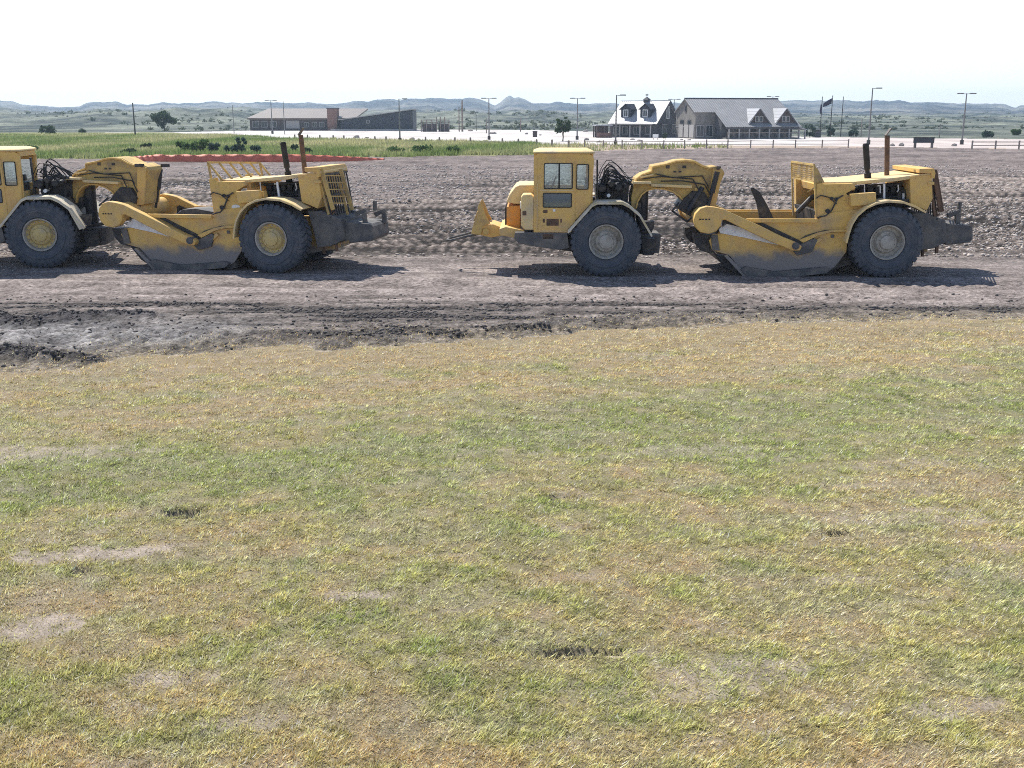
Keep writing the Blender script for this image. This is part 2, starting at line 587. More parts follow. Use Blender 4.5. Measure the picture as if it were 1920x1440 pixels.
def ridge(X, Y, pts, D, w0, w1, rough, seed, fs, jag=.1):
    xs = [(p[0] - 960) / (FPX * CP) for p in pts]
    zs = [at(p[0], p[1], D).z for p in pts]
    t = X / Y
    crest = np.interp(t, xs, zs) * (1 + jag * (fbm(t * 70, t * 0 + seed, seed + 9, 4, .6) - .5))
    Dj = D * (1 + .10 * (fbm(t * 9, t * 0 + 3.1, seed, 3) - .5))
    s = np.where(Y < Dj, (Dj - Y) / w0, (Y - Dj) / w1)
    prof = np.exp(-(s ** 1.5))
    g = 1 - np.abs(2 * fbm(X / fs, Y / (fs * 1.8), seed + 5, 5, .55) - 1)      # gullies and spurs
    low = np.clip(s * 1.6, 0, 1)
    return crest * prof * (1 - rough * low * (1 - g) * 1.6)


def hills_z(X, Y):
    a = ridge(X, Y, NEARR, 620, 180, 110, .8, 31, 42, .3)
    b = ridge(X, Y, MIDR, 1050, 330, 190, .95, 47, 60, .32)
    c = ridge(X, Y, SKY, 2500, 900, 700, .9, 61, 120, .26)
    z = np.maximum(np.maximum(a, b), c)
    k = smooth(330, 430, Y)
    z = z * k + (fbm(X / 18, Y / 24, 77, 4) - .5) * 1.2 * k
    return z


def clod_pattern(X, Y):
    """rows of crumbled clods and track cleat marks left across the worked dirt"""
    w = fbm(X / 9, Y / 7, 3, 3)
    ang = 0.10 + .25 * (fbm(X / 40, Y / 30, 5, 2) - .5)
    s = X * math.cos(.1) + Y * np.sin(ang); c = Y - X * .06 + 2.2 * w
    lane = np.floor(c / 1.5)
    ph = _h(lane.astype(np.int64), lane.astype(np.int64) * 7, 9)
    cleat = .5 + .5 * np.sin(2 * math.pi * (s / .42 + lane * .37 + .5 * ph * (w - .5) + .3 * np.sin(c * 3)))
    lanes = .5 + .5 * np.cos(2 * math.pi * (c / 1.5))
    n = fbm(X * 1.1, Y * 2.6, 21, 5, .75)
    return cleat, lanes, n


def ground_fields(X, Y):
    """height and albedo of the earth everywhere (albedo: moisture, dust, gravel; shading painted into the far hills)"""
    t = X / Y
    px, py = px_of(X, Y)
    yl, yd, ym, yo = Y_lawn(t), Y_dirt(t), Y_mead(t), Y_lot(t)
    jit = (fbm(X * .9, Y * .9, 2, 4) - .5)
    edge = Y - (yl + jit * 1.6)                      # >0 dirt
    Z = np.zeros_like(X); C = np.zeros(X.shape + (3,))
    # ---- lawn soil
    big = fbm(X / 2.2 + Y * .12, Y / 1.5, 71, 4)
    soil = lerp3((.27, .235, .18), (.40, .35, .29), fbm(X * 2.5, Y * 2.5, 8, 3))
    C[:] = soil
    Z += (fbm(X / 3.1, Y / 2.3, 14, 4) - .5) * .16
    # ---- dirt
    dm = edge > 0
    streak = fbm(X / 5.5 + Y * .10, Y * 2.6, 91, 4, .6)
    streak2 = fbm(X / 1.6, Y * 4.5, 95, 4, .65)
    grain = fbm(X * 3.2, Y * 2.2, 33, 4, .7)
    cleat, lanes, cn = clod_pattern(X, Y)
    compact = smooth(23.8, 26.2, Y + .8 * (streak - .5) * 3) * (1 - smooth(30.5, 34, Y + 2.5 * (streak - .5)))
    far = smooth(31, 36, Y)
    col = lerp3((.042, .037, .037), (.27, .236, .218), np.clip(.44 + (streak - .5) * 1.9 + (streak2 - .5) * 1.3 + (grain - .5) * .6, 0, 1))
    col = col * (1 - .0 * far[..., None])
    cdark = (.030, .025, .023); clight = (.37, .31, .275)
    patch = fbm(X / 16 + Y * .02, Y / 9, 44, 4)
    furrow = fbm(X / 16 + .02 * Y, Y / 1.5, 48, 4, .7)
    f = np.clip(.20 + 1.5 * (cn - .5) + .75 * (cleat - .5) * (.3 + .7 * lanes) + .25 * (lanes - .5) + (patch - .5) * .7 + .5 * (streak - .5) + 2.1 * (furrow - .5), 0, 1)
    colf = lerp3(cdark, clight, f)
    smooth_far = smooth(74, 84, Y + 10 * (patch - .5)) + .9 * np.exp(-((px - 700) / 170) ** 2) * smooth(52, 62, Y)
    smooth_far = np.clip(smooth_far, 0, 1)
    colp = lerp3((.10, .083, .08), (.27, .225, .21), np.clip(.5 + (streak - .5) * 1.2 + (cn - .5) * 1.2, 0, 1))
    colf = colf * (1 - smooth_far[..., None]) + colp * smooth_far[..., None]
    col = col * (1 - far[..., None]) + colf * far[..., None]
    colc = lerp3((.185, .158, .148), (.33, .283, .265), np.clip(.5 + (streak - .5) * 1.6, 0, 1))
    col = col * (1 - compact[..., None]) + colc * compact[..., None]
    # dark, freshly turned strip along the lawn and the torn patch at its left end
    wob = (fbm(X / 1.3, Y / .9, 55, 4, .6) - .5)
    e2 = edge - .75 - .9 * wob
    strength = smooth(-8.5, -4, X) * (1 - .35 * smooth(0, 4, X)) * (1 - .75 * smooth(5, 9, X))
    dark1 = np.exp(-(e2 / .95) ** 2) * strength * .85 * smooth(.36, .60, fbm(X * 1.6, Y * 3.2, 66, 5, .75) + .05 * strength)
    p2 = gnd(0, 612)
    dl = np.exp(-((Y - (22.9 + .02 * X + wob)) / .42) ** 2) * (1 - smooth(-7.9, -7.3, X)) * smooth(.36, .48, grain + .05)
    d3 = np.exp(-((Y - (gnd(60, 668).y + wob * .8 - (X + 9) * .25)) / .5) ** 2) * (1 - smooth(-7.6, -6.2, X)) * smooth(.34, .46, grain + .05)
    torn = np.exp(-((Y - 20.8) / 1.6) ** 2) * (1 - smooth(-6.5, -4.5, X))
    dk = np.clip(np.maximum(np.maximum(dark1, dl), d3), 0, 1)
    blue = lerp3((.11, .11, .118), (.34, .335, .335), np.clip(.5 + (grain - .5) * 2.5, 0, 1))
    col = col * (1 - torn[..., None] * .7) + blue * torn[..., None] * .7
    col = col * (1 - dk[..., None]) + np.array((.060, .057, .062)) * dk[..., None]
    tan_e = np.exp(-(edge / 1.3) ** 2) * (1 - dk) * .75
    col = col * (1 - tan_e[..., None]) + lerp3((.17, .145, .11), (.33, .28, .21), grain) * tan_e[..., None]
    calm = np.exp(-((Y - 30.6) / 2.6) ** 4)
    zd = (streak - .5) * .10 * (1 - far) + (grain - .5) * (.05 + .09 * far) + dk * (.13 + .18 * (grain - .5)) + torn * (grain - .5) * .20
    for yc, wd_, wv in ((24.3, .30, .25), (25.6, .32, .5), (27.4, .34, .4), (28.3, .3, .3)):
        dy = Y - (yc + wv * (fbm(X / 14, X * 0 + yc, 301, 2) - .5) * 2)
        trk = np.exp(-(dy / wd_) ** 4) * smooth(.35, .6, fbm(X / 4, Y * 0 + yc, 303, 2) + .15)
        tread = np.sin(2 * math.pi * (X + np.abs(dy) * .7) / .36)
        zd = zd + trk * (tread * .022 - .02)
        col = col * (1 + (.14 * tread - .10) * trk)[..., None]
    zd = zd + far * (1 - smooth_far) * (.035 * cleat * (.2 + .8 * lanes) + .11 * (cn - .5) + .45 * (furrow - .5)) + smooth_far * far * .10 * (cn - .5)
    zd = zd * (1 - .93 * calm) * (1 - smooth(95, 130, Y))
    C = np.where(dm[..., None], col, C)
    Z = np.where(dm, zd, Z) * np.clip(np.abs(edge) * 2 + .3, 0, 1)
    # ---- meadow
    mm = Y > yd + jit * 1.5 * (Y / 60)
    cm = lerp3((.14, .18, .06), (.34, .31, .17), fbm(X / 9, Y / 14, 13, 4, .6))
    rightside = smooth(1000, 1120, px)
    cm = cm * (1 - rightside[..., None]) + lerp3((.34, .26, .22), (.42, .35, .27), grain) * rightside[..., None]
    C = np.where(mm[..., None], cm, C); Z = np.where(mm, (fbm(X / 6, Y / 6, 15, 3) - .5) * .3 * (1 - rightside), Z)
    # ---- parking lot
    lm = (Y > ym) & (Y > yd)
    pk = smooth(1480, 1640, px)
    cl = lerp3((.42, .39, .37), (.66, .62, .60), np.clip(.5 + 1.8 * (fbm(X / 5, Y / 14, 19, 4) - .5), 0, 1))
    cl = cl * (1 - .5 * pk[..., None]) + lerp3((.34, .26, .23), (.54, .45, .42), fbm(X / 20, Y / 3, 20, 4)) * .5 * pk[..., None]
    C = np.where(lm[..., None], cl, C); Z = np.where(lm, 0.0, Z)
    # ---- hills and rough country beyond
    hm = Y > yo
    g = fbm(X / 40, Y / 70, 81, 5, .6); g2 = fbm(X / 9, Y / 16, 83, 4, .65)
    ch = lerp3((.045, .06, .058), (.21, .225, .18), np.clip(.5 + (g - .5) * 2.4 + (g2 - .5) * 2.0, 0, 1))
    farh = smooth(800, 1300, Y)
    g3 = fbm(X / 130, Y / 200, 87, 5, .62)
    cf = lerp3((.012, .018, .026), (.17, .165, .15), np.clip(.45 + (g - .5) * 1.6 + (g3 - .5) * 3.2, 0, 1))  # dark patches paint slope shading into the far ridge colour
    ch = ch * (1 - farh[..., None]) + cf * farh[..., None]
    C = np.where(hm[..., None], ch, C)
    Z = np.where(hm, hills_z(X, Y), Z)
    zone = np.zeros(X.shape, int)
    zone[dm] = 1; zone[mm] = 2; zone[lm] = 3; zone[hm] = 4
    return Z, C, zone


rows = [1.2]
while rows[-1] < 3400:
    y = rows[-1]
    if y < 20: d = .075
    elif y < 145: d = max(.075, .0000235 * 10 * y * y * .9)
    else: d = y * .0145
    rows.append(y + d)
rows = np.array(rows)
NC = 1150
u = np.linspace(-1, 1, NC)
YY = np.repeat(rows[:, None], NC, 1)
XX = u[None, :] * (0.62 * rows[:, None] + 4.5)
print('ground grid', YY.shape)
ZZ, CC, zone = ground_fields(XX, YY)
NR = len(rows)
idx = np.arange(NR * NC).reshape(NR, NC)
quads = np.stack([idx[:-1, :-1], idx[:-1, 1:], idx[1:, 1:], idx[1:, :-1]], -1).reshape(-1, 4)
qz = np.maximum(zone[:-1, :-1], zone[1:, 1:]).reshape(-1)
P = np.stack([XX, YY, ZZ], -1).reshape(-1, 3); CT = CC.reshape(-1, 3)
M['g_lawn'] = attr_ground('lawn_soil', 40, .5, 60, .8, .02)
M['g_dirt'] = attr_ground('worked_dirt', 8, .95, 7, 1.0, .10)
M['g_mead'] = attr_ground('meadow_soil', 3, .5, 2, .8, .2)
M['g_lot'] = attr_ground('pale_concrete', 2.5, .12, 2, .1, .02)
M['g_hill'] = attr_ground('scrub_hillside', .55, .55, .3, 1.0, 1.2)
for k, (nm, mk) in enumerate((('lawn', 'g_lawn'), ('dirt_field', 'g_dirt'), ('meadow', 'g_mead'), ('parking_lot', 'g_lot'), ('hills', 'g_hill'))):
    q = quads[qz == k]
    used, inv = np.unique(q.reshape(-1), return_inverse=True)
    o = np_mesh(nm, P[used], inv, 4, M[mk], CT[used], smooth=(k != 1))
    tag(o, kind='structure')
gb = MB().box(-3600, 3600, -3600, 3600, -1.4, -.9).build('ground', plain('bare_earth', (.30, .26, .23), .95, .2, .05))
tag(gb, kind='structure')


def ground_z(x, y):
    z, _, _ = ground_fields(np.array([float(x)]), np.array([float(y)]))
    return float(z[0])


# ---------------------------------------------------------------- lawn: mown grass blades
rng = np.random.default_rng(7)
# bare or torn spots: photo position, half widths in metres, strength, dark
SPOTS = [((190, 1035), .85, .22, .95, 0), ((70, 1172), .42, .26, .95, 0), ((310, 1265), .32, .17, .8, 0), ((1330, 1262), .75, .38, .62, 0),
         ((660, 1118), .42, .13, .8, 0), ((1740, 968), 1.1, .25, .5, 0), ((345, 966), .30, .13, 1.2, 1), ((147, 1068), .14, .11, 1.2, 1),
         ((1085, 1222), .46, .06, 1.2, 1), ((1572, 1001), .14, .07, 1.2, 1), ((1170, 1222), .2, .06, .8, 0), ((1600, 1082), .5, .16, .5, 0),
         ((60, 850), 1.5, .35, .7, 0), ((1290, 845), 1.0, .3, .35, 0), ((1690, 870), .9, .2, .45, 0), ((450, 1350), .45, .12, .5, 0),
         ((1770, 1330), .5, .16, .6, 0), ((1005, 1052), .2, .06, .8, 1), ((1840, 975), .45, .1, .7, 0), ((1050, 935), .25, .07, .7, 1)]


def lawn_map(X, Y):
    px, py = px_of(X, Y)
    n1 = fbm(X / 1.6 + .35 * Y, Y / .95 - .12 * X, 101, 4, .55)
    n2 = fbm(X / .45 + .3 * Y, Y / .30 - .2 * X, 111, 4, .6)
    n3 = fbm(X * 7, Y * 7, 121, 3, .6)
    band = np.exp(-((py - (905 - .075 * px + 40 * (n1 - .5))) / 62) ** 2)
    top = 1 - smooth(690, 840, py + .06 * px + 90 * (n1 - .5))
    low = smooth(1290, 1460, py + 120 * (n1 - .5))
    green = np.clip(.50 + .65 * band - .75 * top - .35 * low + (n1 - .5) * 1.2 + (n2 - .5) * 1.5, 0, 1)
    tan_ = np.array((.74, .56, .29)); olive = np.array((.60, .545, .235)); gr = np.array((.43, .475, .165))
    C = np.where((green < .5)[..., None], lerp3(tan_, olive, np.clip(green * 2, 0, 1)), lerp3(olive, gr, np.clip(green * 2 - 1, 0, 1)))
    gold = .8 * smooth(.57, .72, fbm(X / .7 + .3 * Y, Y / .4, 131, 3)) * .5
    C = C * (1 - gold[..., None]) + np.array((.64, .53, .26)) * gold[..., None]
    grey = smooth(.52, .70, fbm(X / 1.1 + .5 * Y, Y / .5, 141, 3)) * .28
    C = C * (1 - grey[..., None]) + np.array((.55, .55, .39)) * grey[..., None]
    bare = np.clip((fbm(X / .6 + .4 * Y, Y / .28, 151, 4, .6) - .62) * 3, 0, .35)
    dark = np.zeros_like(X)
    wig = (fbm(X * 6, Y * 6, 161, 3, .7) - .5)
    for (sp, a, b, s, dk) in SPOTS:
        g = gnd(*sp)
        e = ((X - g.x) / a) ** 2 + ((Y - g.y - .12 * (X - g.x)) / b) ** 2
        k = s * (1 - smooth(.25, 1.35, e + wig * 2.6))
        bare = np.maximum(bare, k)
        if dk: dark = np.maximum(dark, k)
    return C, np.clip(bare, 0, 1), dark, n2, n3


lawn_o = bpy.data.objects['lawn']
co = np.empty(len(lawn_o.data.vertices) * 3, dtype=np.float32)
lawn_o.data.vertices.foreach_get('co', co); co = co.reshape(-1, 3)
Cm, Bm, Dm, _, _ = lawn_map(co[:, 0].astype(float), co[:, 1].astype(float))
at_ = lawn_o.data.attributes['tint']
tc = np.empty(len(co) * 4, dtype=np.float32); at_.data.foreach_get('color', tc); tc = tc.reshape(-1, 4)
sc_ = tc[:, :3] * .34 + Cm * .20
palesoil = lerp3((.22, .185, .155), (.46, .39, .33), fbm(co[:, 0] * 5, co[:, 1] * 5, 12, 3))
sc_ = sc_ * (1 - Bm[:, None]) + palesoil * Bm[:, None]
sc_ = sc_ * (1 - np.clip(Dm, 0, 1)[:, None] * .8) + np.array((.10, .085, .068)) * np.clip(Dm, 0, 1)[:, None] * .8
tc[:, :3] = sc_
at_.data.foreach_set('color', tc.ravel())
co[:, 2] -= np.clip(Dm, 0, 1) * .09
lawn_o.data.vertices.foreach_set('co', co.ravel())


def make_blades(n, y0, y1, seed):
    rng = np.random.default_rng(seed)
    # density falls off with distance; most blades stand in tufts
    nt = n // 13
    ty = y0 * (y1 / y0) ** rng.random(nt); tx = (rng.random(nt) * 2 - 1) * (0.56 * ty + 1.2)
    tr = (.012 + .034 * rng.random(nt)) * (1 + ty / 14); tb = .48 + 1.0 * rng.random(nt); th = .55 + .9 * rng.random(nt)
    pick = rng.integers(0, nt, n); loose = rng.random(n) < .35
    ang = rng.random(n) * 6.283; rad = np.sqrt(rng.random(n)) * tr[pick]
    y = np.where(loose, y0 * (y1 / y0) ** rng.random(n), ty[pick] + rad * np.sin(ang))
    x = np.where(loose, (rng.random(n) * 2 - 1) * (0.56 * y + 1.2), tx[pick] + rad * np.cos(ang))
    tb = np.where(loose, .8, tb[pick]); th = np.where(loose, .6, th[pick])
    t = x / y
    C, bare, dark, n2, n3 = lawn_map(x, y)
    jit = (fbm(x * .9, y * .9, 2, 4) - .5)
    inside = y < Y_lawn(t) + jit * 1.6 + .25 + rng.random(n) ** 3 * 2.6
    fade = smooth(0, 3.4, Y_lawn(t) + 1.0 - y)          # thins out towards the dirt
    keep = inside & (rng.random(n) > bare * .82) & (rng.random(n) > dark * .68) & (rng.random(n) < .28 + .72 * fade) & (rng.random(n) < .15 + 1.5 * n3)
    x, y, C, n2, tb, th, ang = x[keep], y[keep], C[keep], n2[keep], tb[keep], th[keep], ang[keep]
    k = len(x)
    z, _, _ = ground_fields(x, y)
    ln = (.022 + .038 * rng.random(k)) * (.45 + 1.1 * n2) * th
    wd = .0023 * (1 + y / 9) * (.6 + .8 * rng.random(k))
    az = ang + (rng.random(k) - .5) * 1.6
    lean = .15 + .95 * rng.random(k)
    wind = np.array((.35, -.1))
    dx = np.cos(az) * np.sin(lean) + wind[0]; dy = np.sin(az) * np.sin(lean) + wind[1]; dz = np.cos(lean) * .8 + .12
    px_, py_ = -np.sin(az), np.cos(az)
    base = np.stack([x, y, z - .006], -1)
    a = base + np.stack([px_ * wd, py_ * wd, np.zeros(k)], -1)
    b = base - np.stack([px_ * wd, py_ * wd, np.zeros(k)], -1)
    tip = base + np.stack([dx * ln, dy * ln, dz * ln], -1)
    V = np.stack([a, b, tip], 1).reshape(-1, 3)
    fine = fbm(x * 14, y * 9, 171, 3, .6)
    br = ((.60 + .8 * rng.random(k)) * (.60 + 1.0 * fine) * tb)[:, None]
    straw = (rng.random(k) < .12)[:, None]
    c = np.where(straw, np.array((.85, .78, .60)), C) * br
    return V, np.repeat(c, 3, 0)


V1, C1 = make_blades(1500000, 4.3, 23.5, 3)
gr = np_mesh('grass', V1, np.arange(len(V1)), 3, M['blade'], C1)
tag(gr, 'short mown patchy yellow green grass of the lawn', 'grass', kind='stuff')
print('blades', len(V1) // 3)

# ---------------------------------------------------------------- meadow: rough tufts
def tufts(name, n, y0, y1, xr, accept, h0, h1, colfn, seed, nb=7, spread=.25, wid=.05):
    rng = np.random.default_rng(seed)
    y = rng.random(n) * (y1 - y0) + y0
    x = (rng.random(n) * (xr[1] - xr[0]) + xr[0]) * y
    k = accept(x, y, rng)
    x, y = x[k], y[k]; n = len(x)
    z, _, _ = ground_fields(x, y)
    col = colfn(x, y, rng)
    x = np.repeat(x, nb); y = np.repeat(y, nb); z = np.repeat(z, nb); col = np.repeat(col, nb, 0)
    m = len(x)
    x = x + (rng.random(m) - .5) * spread * 2; y = y + (rng.random(m) - .5) * spread * 2
    ln = h0 + (h1 - h0) * rng.random(m)
    az = rng.random(m) * 6.283; le = .7 * rng.random(m)
    w = wid * (.5 + rng.random(m))
    b = np.stack([x, y, z - .05], -1)
    o = np.stack([-np.sin(az) * w, np.cos(az) * w, np.zeros(m)], -1)
    tip = b + np.stack([np.cos(az) * np.sin(le) * ln, np.sin(az) * np.sin(le) * ln, np.cos(le) * ln], -1)
    V = np.stack([b - o, b + o, tip], 1).reshape(-1, 3)
    c = np.repeat(col * (.7 + .6 * rng.random(m))[:, None], 3, 0)
    return np_mesh(name, V, np.arange(len(V)), 3, M['blade'], c)


def acc_mead(x, y, rng):
    _, _, zn = ground_fields(x, y)
    px, py = px_of(x, y)
    return (zn == 2) & (rng.random(len(x)) < np.where(px > 1010, .12, .95))


def col_mead(x, y, rng):
    g = fbm(x / 7, y / 22, 213, 4, .6); px, py = px_of(x, y)
    c = lerp3((.22, .29, .10), (.52, .49, .27), np.clip(.40 + (g - .5) * 3.4 + .25 * smooth(850, 1000, px), 0, 1))
    return c


tag(tufts('meadow_grass', 60000, 96, 236, (-.62, .2), acc_mead, .25, .75, col_mead, 5, 7, .5, .07),
    'rough green and yellow grass beyond the dirt field', 'grass', kind='stuff')


# ---------------------------------------------------------------- clods of turned earth
def clod_mesh(spots, name):
    bm = bmesh.new(); bmesh.ops.create_icosphere(bm, subdivisions=1, radius=1)
    bv = np.array([v.co[:] for v in bm.verts]); bf = np.array([[v.index for v in f.verts] for f in bm.faces]); bm.free()
    rng = np.random.default_rng(12)
    n = len(spots)
    nb = len(bv)
    sc = spots[:, 3][:, None, None]
    V = bv[None] * (0.7 + .6 * rng.random((n, nb, 1))) * sc * (np.array((1.25, 1, .75))[None, None])
    th = rng.random(n) * 6.283
    c, s = np.cos(th)[:, None], np.sin(th)[:, None]
    x = V[..., 0] * c - V[..., 1] * s; y = V[..., 0] * s + V[..., 1] * c
    V = np.stack([x, y, V[..., 2]], -1) + spots[:, None, :3]
    F = (bf[None] + (np.arange(n) * nb)[:, None, None]).reshape(-1)
    return V.reshape(-1, 3), F


n = 170000
cy = rng.random(n) * 8.5 + 17.5; cx = (rng.random(n) * 2 - 1) * (.56 * cy + 1)
z, c, zn = ground_fields(cx, cy)
dark = c.sum(-1) < .27
keep = (zn == 1) & ((dark & (rng.random(n) < .35)) | (rng.random(n) < .012))
cx, cy, z = cx[keep], cy[keep], z[keep]
sz = .010 + .036 * rng.random(len(cx)) ** 3
V, F = clod_mesh(np.stack([cx, cy, z + sz * .2, sz], -1), 'clods')
tag(np_mesh('earth_clods', V, F, 3, M['clod']), 'dark crumbled clods of earth along the lawn edge', 'earth clods', kind='stuff')
n = 260000
cy = 33 * (95 / 33) ** rng.random(n); cx = (rng.random(n) * 2 - 1) * (.56 * cy + 1)
z, c, zn = ground_fields(cx, cy)
ck_, la_, cn_ = clod_pattern(cx, cy)
keep = (zn == 1) & (rng.random(n) < (.04 + .85 * ck_ ** 3 * la_ ** 2) * smooth(.34, .58, fbm(cx / 9, cy / 5, 400, 3)))
cx, cy, z = cx[keep], cy[keep], z[keep]
sz = (.014 + .034 * rng.random(len(cx)) ** 2) * (1 + cy / 90)
V, F = clod_mesh(np.stack([cx, cy, z + sz * .25, sz], -1), 'clods')
tag(np_mesh('field_rubble', V, F, 3, plain('dry_earth_crumbs', (.44, .39, .355), .95, .5, 1.5)),
    'dry grey crumbs scattered over the churned dirt field', 'dirt crumbs', kind='stuff')


# ================================================================ LEAFY THINGS
def leaf_cloud(mb_clusters, n, size, seed):
    """clusters: list of (centre, radii); returns quads scattered in their volumes"""
    rng = np.random.default_rng(seed)
    w = np.array([r[0] * r[1] * r[2] for _, r in mb_clusters]); w = w / w.sum()
    k = rng.choice(len(mb_clusters), n, p=w)
    cs = np.array([c for c, _ in mb_clusters])[k]; rs = np.array([r for _, r in mb_clusters])[k]
    d = rng.normal(size=(n, 3)); d /= np.linalg.norm(d, axis=1)[:, None]
    p = cs + d * rs * (rng.random(n) ** .45)[:, None]
    a = rng.normal(size=(n, 3)); a /= np.linalg.norm(a, axis=1)[:, None]
    b = np.cross(a, rng.normal(size=(n, 3))); b /= np.linalg.norm(b, axis=1)[:, None]
    s = size * (.6 + .8 * rng.random(n))[:, None]
    V = np.stack([p - a * s, p + b * s * .7, p + a * s, p - b * s * .7], 1).reshape(-1, 3)
    return V


def tree(name, px, py, hpx, wpx, label, cat, seed, mat='crown_dark', trunk_frac=.22, nleaf=900, leaf=.16, parts=('crown', 'trunk'), group=None,
         ncl=9, flat=.75, Y=None):
    g = gnd(px, py) if Y is None else at(px, py, Y)
    k = (g.y * CP + CAM_H * SP) / FPX
    H, W = hpx * k, wpx * k
    rnd = random.Random(seed)
    z0 = ground_z(g.x, g.y)
    root = empty(name, (g.x, g.y, z0))
    tag(root, label, cat, group)
    tr = H * trunk_frac
    cl = []
    for i in range(ncl * 2):
        a = rnd.random() * 6.28; rr = W * .38 * math.sqrt(rnd.random()); zz = tr + (H - tr) * (.18 + .66 * rnd.random())
        taper = 1 - .45 * abs((zz - tr) / (H - tr) - .4)
        cr = W * (.10 + .12 * rnd.random()) * taper
        cl.append(((rr * math.cos(a), rr * math.sin(a), zz), (cr, cr, cr * flat)))
    V = leaf_cloud(cl, nleaf, leaf, seed)
    V[:, 2] = np.maximum(V[:, 2], .03)
    crown = np_mesh(parts[0], V, np.arange(len(V)), 4, M[mat]); crown.parent = root
    mb = MB(); r0 = max(.04, H * .028)
    mb.tube([(0, 0, -.1), (0.02 * H, 0, tr * .8), (0, .02 * H, H * .8)], [r0, r0 * .8, r0 * .25], 7)
    for c_, r_ in cl[:6]:
        st = (0, 0, tr * .7 + .25 * (c_[2] - tr))
        mb.tube([st, ((c_[0]) * .5, c_[1] * .5, (st[2] + c_[2]) / 2 + .1), c_], [r0 * .5, r0 * .35, r0 * .15], 5)
    mb.build(parts[1], M['bark'], root)
    return root


tree('broad_tree', 308, 246, 40, 46, 'dark green broad tree standing alone at the far left beside the meadow edge', 'tree', 3, nleaf=2600,
     leaf=.22, trunk_frac=.12, ncl=14)
tree('sparse_tree', 1055, 265, 48, 36, 'thin dark tree with gaps in its crown at the edge of the pale parking lot', 'tree', 8, nleaf=900, leaf=.17,
     ncl=11, trunk_frac=.22)
tree('young_tree', 1247, 263, 15, 11, 'small dark conifer shaped tree in front of the stone gable', 'tree', 19, nleaf=350, leaf=.1, ncl=6, trunk_frac=.1)
tree('leafy_tree', 1167, 257, 22, 18, 'small grey green tree in front of the white roofed house', 'tree', 23, mat='crown_blue', nleaf=420, leaf=.14)
SH = [(92, 251, 17, 34, 'crown_dark', 'dark rounded shrub on the skyline of the meadow at the far left'),
      (452, 291, 34, 26, 'crown_blue', 'tall blue green shrub just behind the left end of the red netting'),
      (432, 291, 20, 22, 'crown_blue', 'lower blue green shrub left of the tallest shrub by the netting'),
      (375, 288, 26, 40, 'crown_green', 'wide bright green shrub left of the blue green shrubs'),
      (345, 287, 20, 30, 'crown_green', 'smaller bright green shrub at the left end of the shrub row'),
      (402, 290, 22, 26, 'crown_blue', 'dark green shrub in the middle of the row behind the netting'),
      (274, 281, 12, 26, 'crown_dark', 'low dark shrub in the meadow right of centre of the left scraper cab'),
      (245, 291, 9, 38, 'crown_dark', 'flat dark shrub at the meadow foot above the left scraper gooseneck'),
      (478, 291, 20, 22, 'crown_blue', 'blue green shrub at the right end of the shrub row'),
      (553, 288, 18, 14, 'crown_dark', 'narrow dark shrub between the two exhaust stacks of the left scraper'),
      (578, 291, 12, 22, 'crown_dark', 'low dark shrub right of the left scraper exhaust stacks'),
      (790, 289, 18, 44, 'crown_green', 'broad green shrub in the meadow right of the lot kerb rails'),
      (742, 289, 13, 40, 'crown_green', 'low green shrub in the meadow below the tall light pole'),
      (850, 290, 14, 34, 'crown_green', 'green shrub at the right end of the meadow strip'),
      (20, 291, 10, 44, 'crown_dark', 'low dark shrub above the left scraper cab roof'),
      (60, 287, 12, 36, 'crown_green', 'low green shrub in the meadow above the left scraper hoses'),
      (155, 249, 6, 16, 'crown_dark', 'tiny dark shrub right of the rounded shrub on the meadow skyline'),
      (1600, 256, 12, 20, 'crown_blue', 'grey green shrub beyond the lot right of the flagpoles'),
      (1518, 258, 26, 24, 'crown_blue', 'tall grey green shrub against the right end of the long roofed house'),
      (1556, 257, 22, 18, 'crown_blue', 'grey green shrub between the flagpoles'),
      (1852, 258, 13, 26, 'crown_blue', 'grey green shrub on the slope right of the last light pole'),
      (1905, 254, 12, 20, 'crown_green', 'green shrub on the slope at the right edge')]
for i, (px, py, h, w, mk, lb) in enumerate(SH):
    k = gnd(px, py).y / 200
    tree('shrub', px, py, h, w, lb, 'shrub', 100 + i, mat=mk, trunk_frac=.03, nleaf=520, leaf=.17 * k + .03, parts=('foliage', 'stem'),
         group='shrubs around the meadow and lot', ncl=8, flat=.9)

# scrub dotted over the far slopes
rng = np.random.default_rng(77)
n = 6000
sy = 300 * (1300 / 300) ** rng.random(n); sx = (rng.random(n) * 2 - 1) * .6 * sy
z, c, zn = ground_fields(sx, sy)
dn = fbm(sx / 60, sy / 90, 500, 4, .6)
keep = (zn == 4) & (rng.random(n) < smooth(.44, .66, dn) * .8)
sx, sy, z = sx[keep], sy[keep], z[keep]
cls = []
Vs = []
nl = 26
m = len(sx)
rad = (.3 + .8 * rng.random(m) ** 2.5) * (.8 + sy / 1100)
d = rng.normal(size=(m, nl, 3)); d /= np.linalg.norm(d, axis=2)[..., None]
p = np.stack([sx, sy, z + rad * .35], -1)[:, None] + d * rad[:, None, None] * np.array((1.2, 1.2, .75)) * (rng.random((m, nl, 1)) ** .5)
a = rng.normal(size=(m, nl, 3)); a /= np.linalg.norm(a, axis=2)[..., None]
b = np.cross(a, rng.normal(size=(m, nl, 3))); b /= np.linalg.norm(b, axis=2)[..., None]
s = (rad * .33)[:, None, None]
V = np.stack([p - a * s, p + b * s, p + a * s, p - b * s], 2).reshape(-1, 3)
tag(np_mesh('hillside_scrub', V, np.arange(len(V)), 4, M['scrub']), 'grey green scrub dotted over the far slopes', 'scrub', kind='stuff')

# ================================================================ THE SCRAPERS
YC = 30.6
XC = at(1400, 450, YC).x


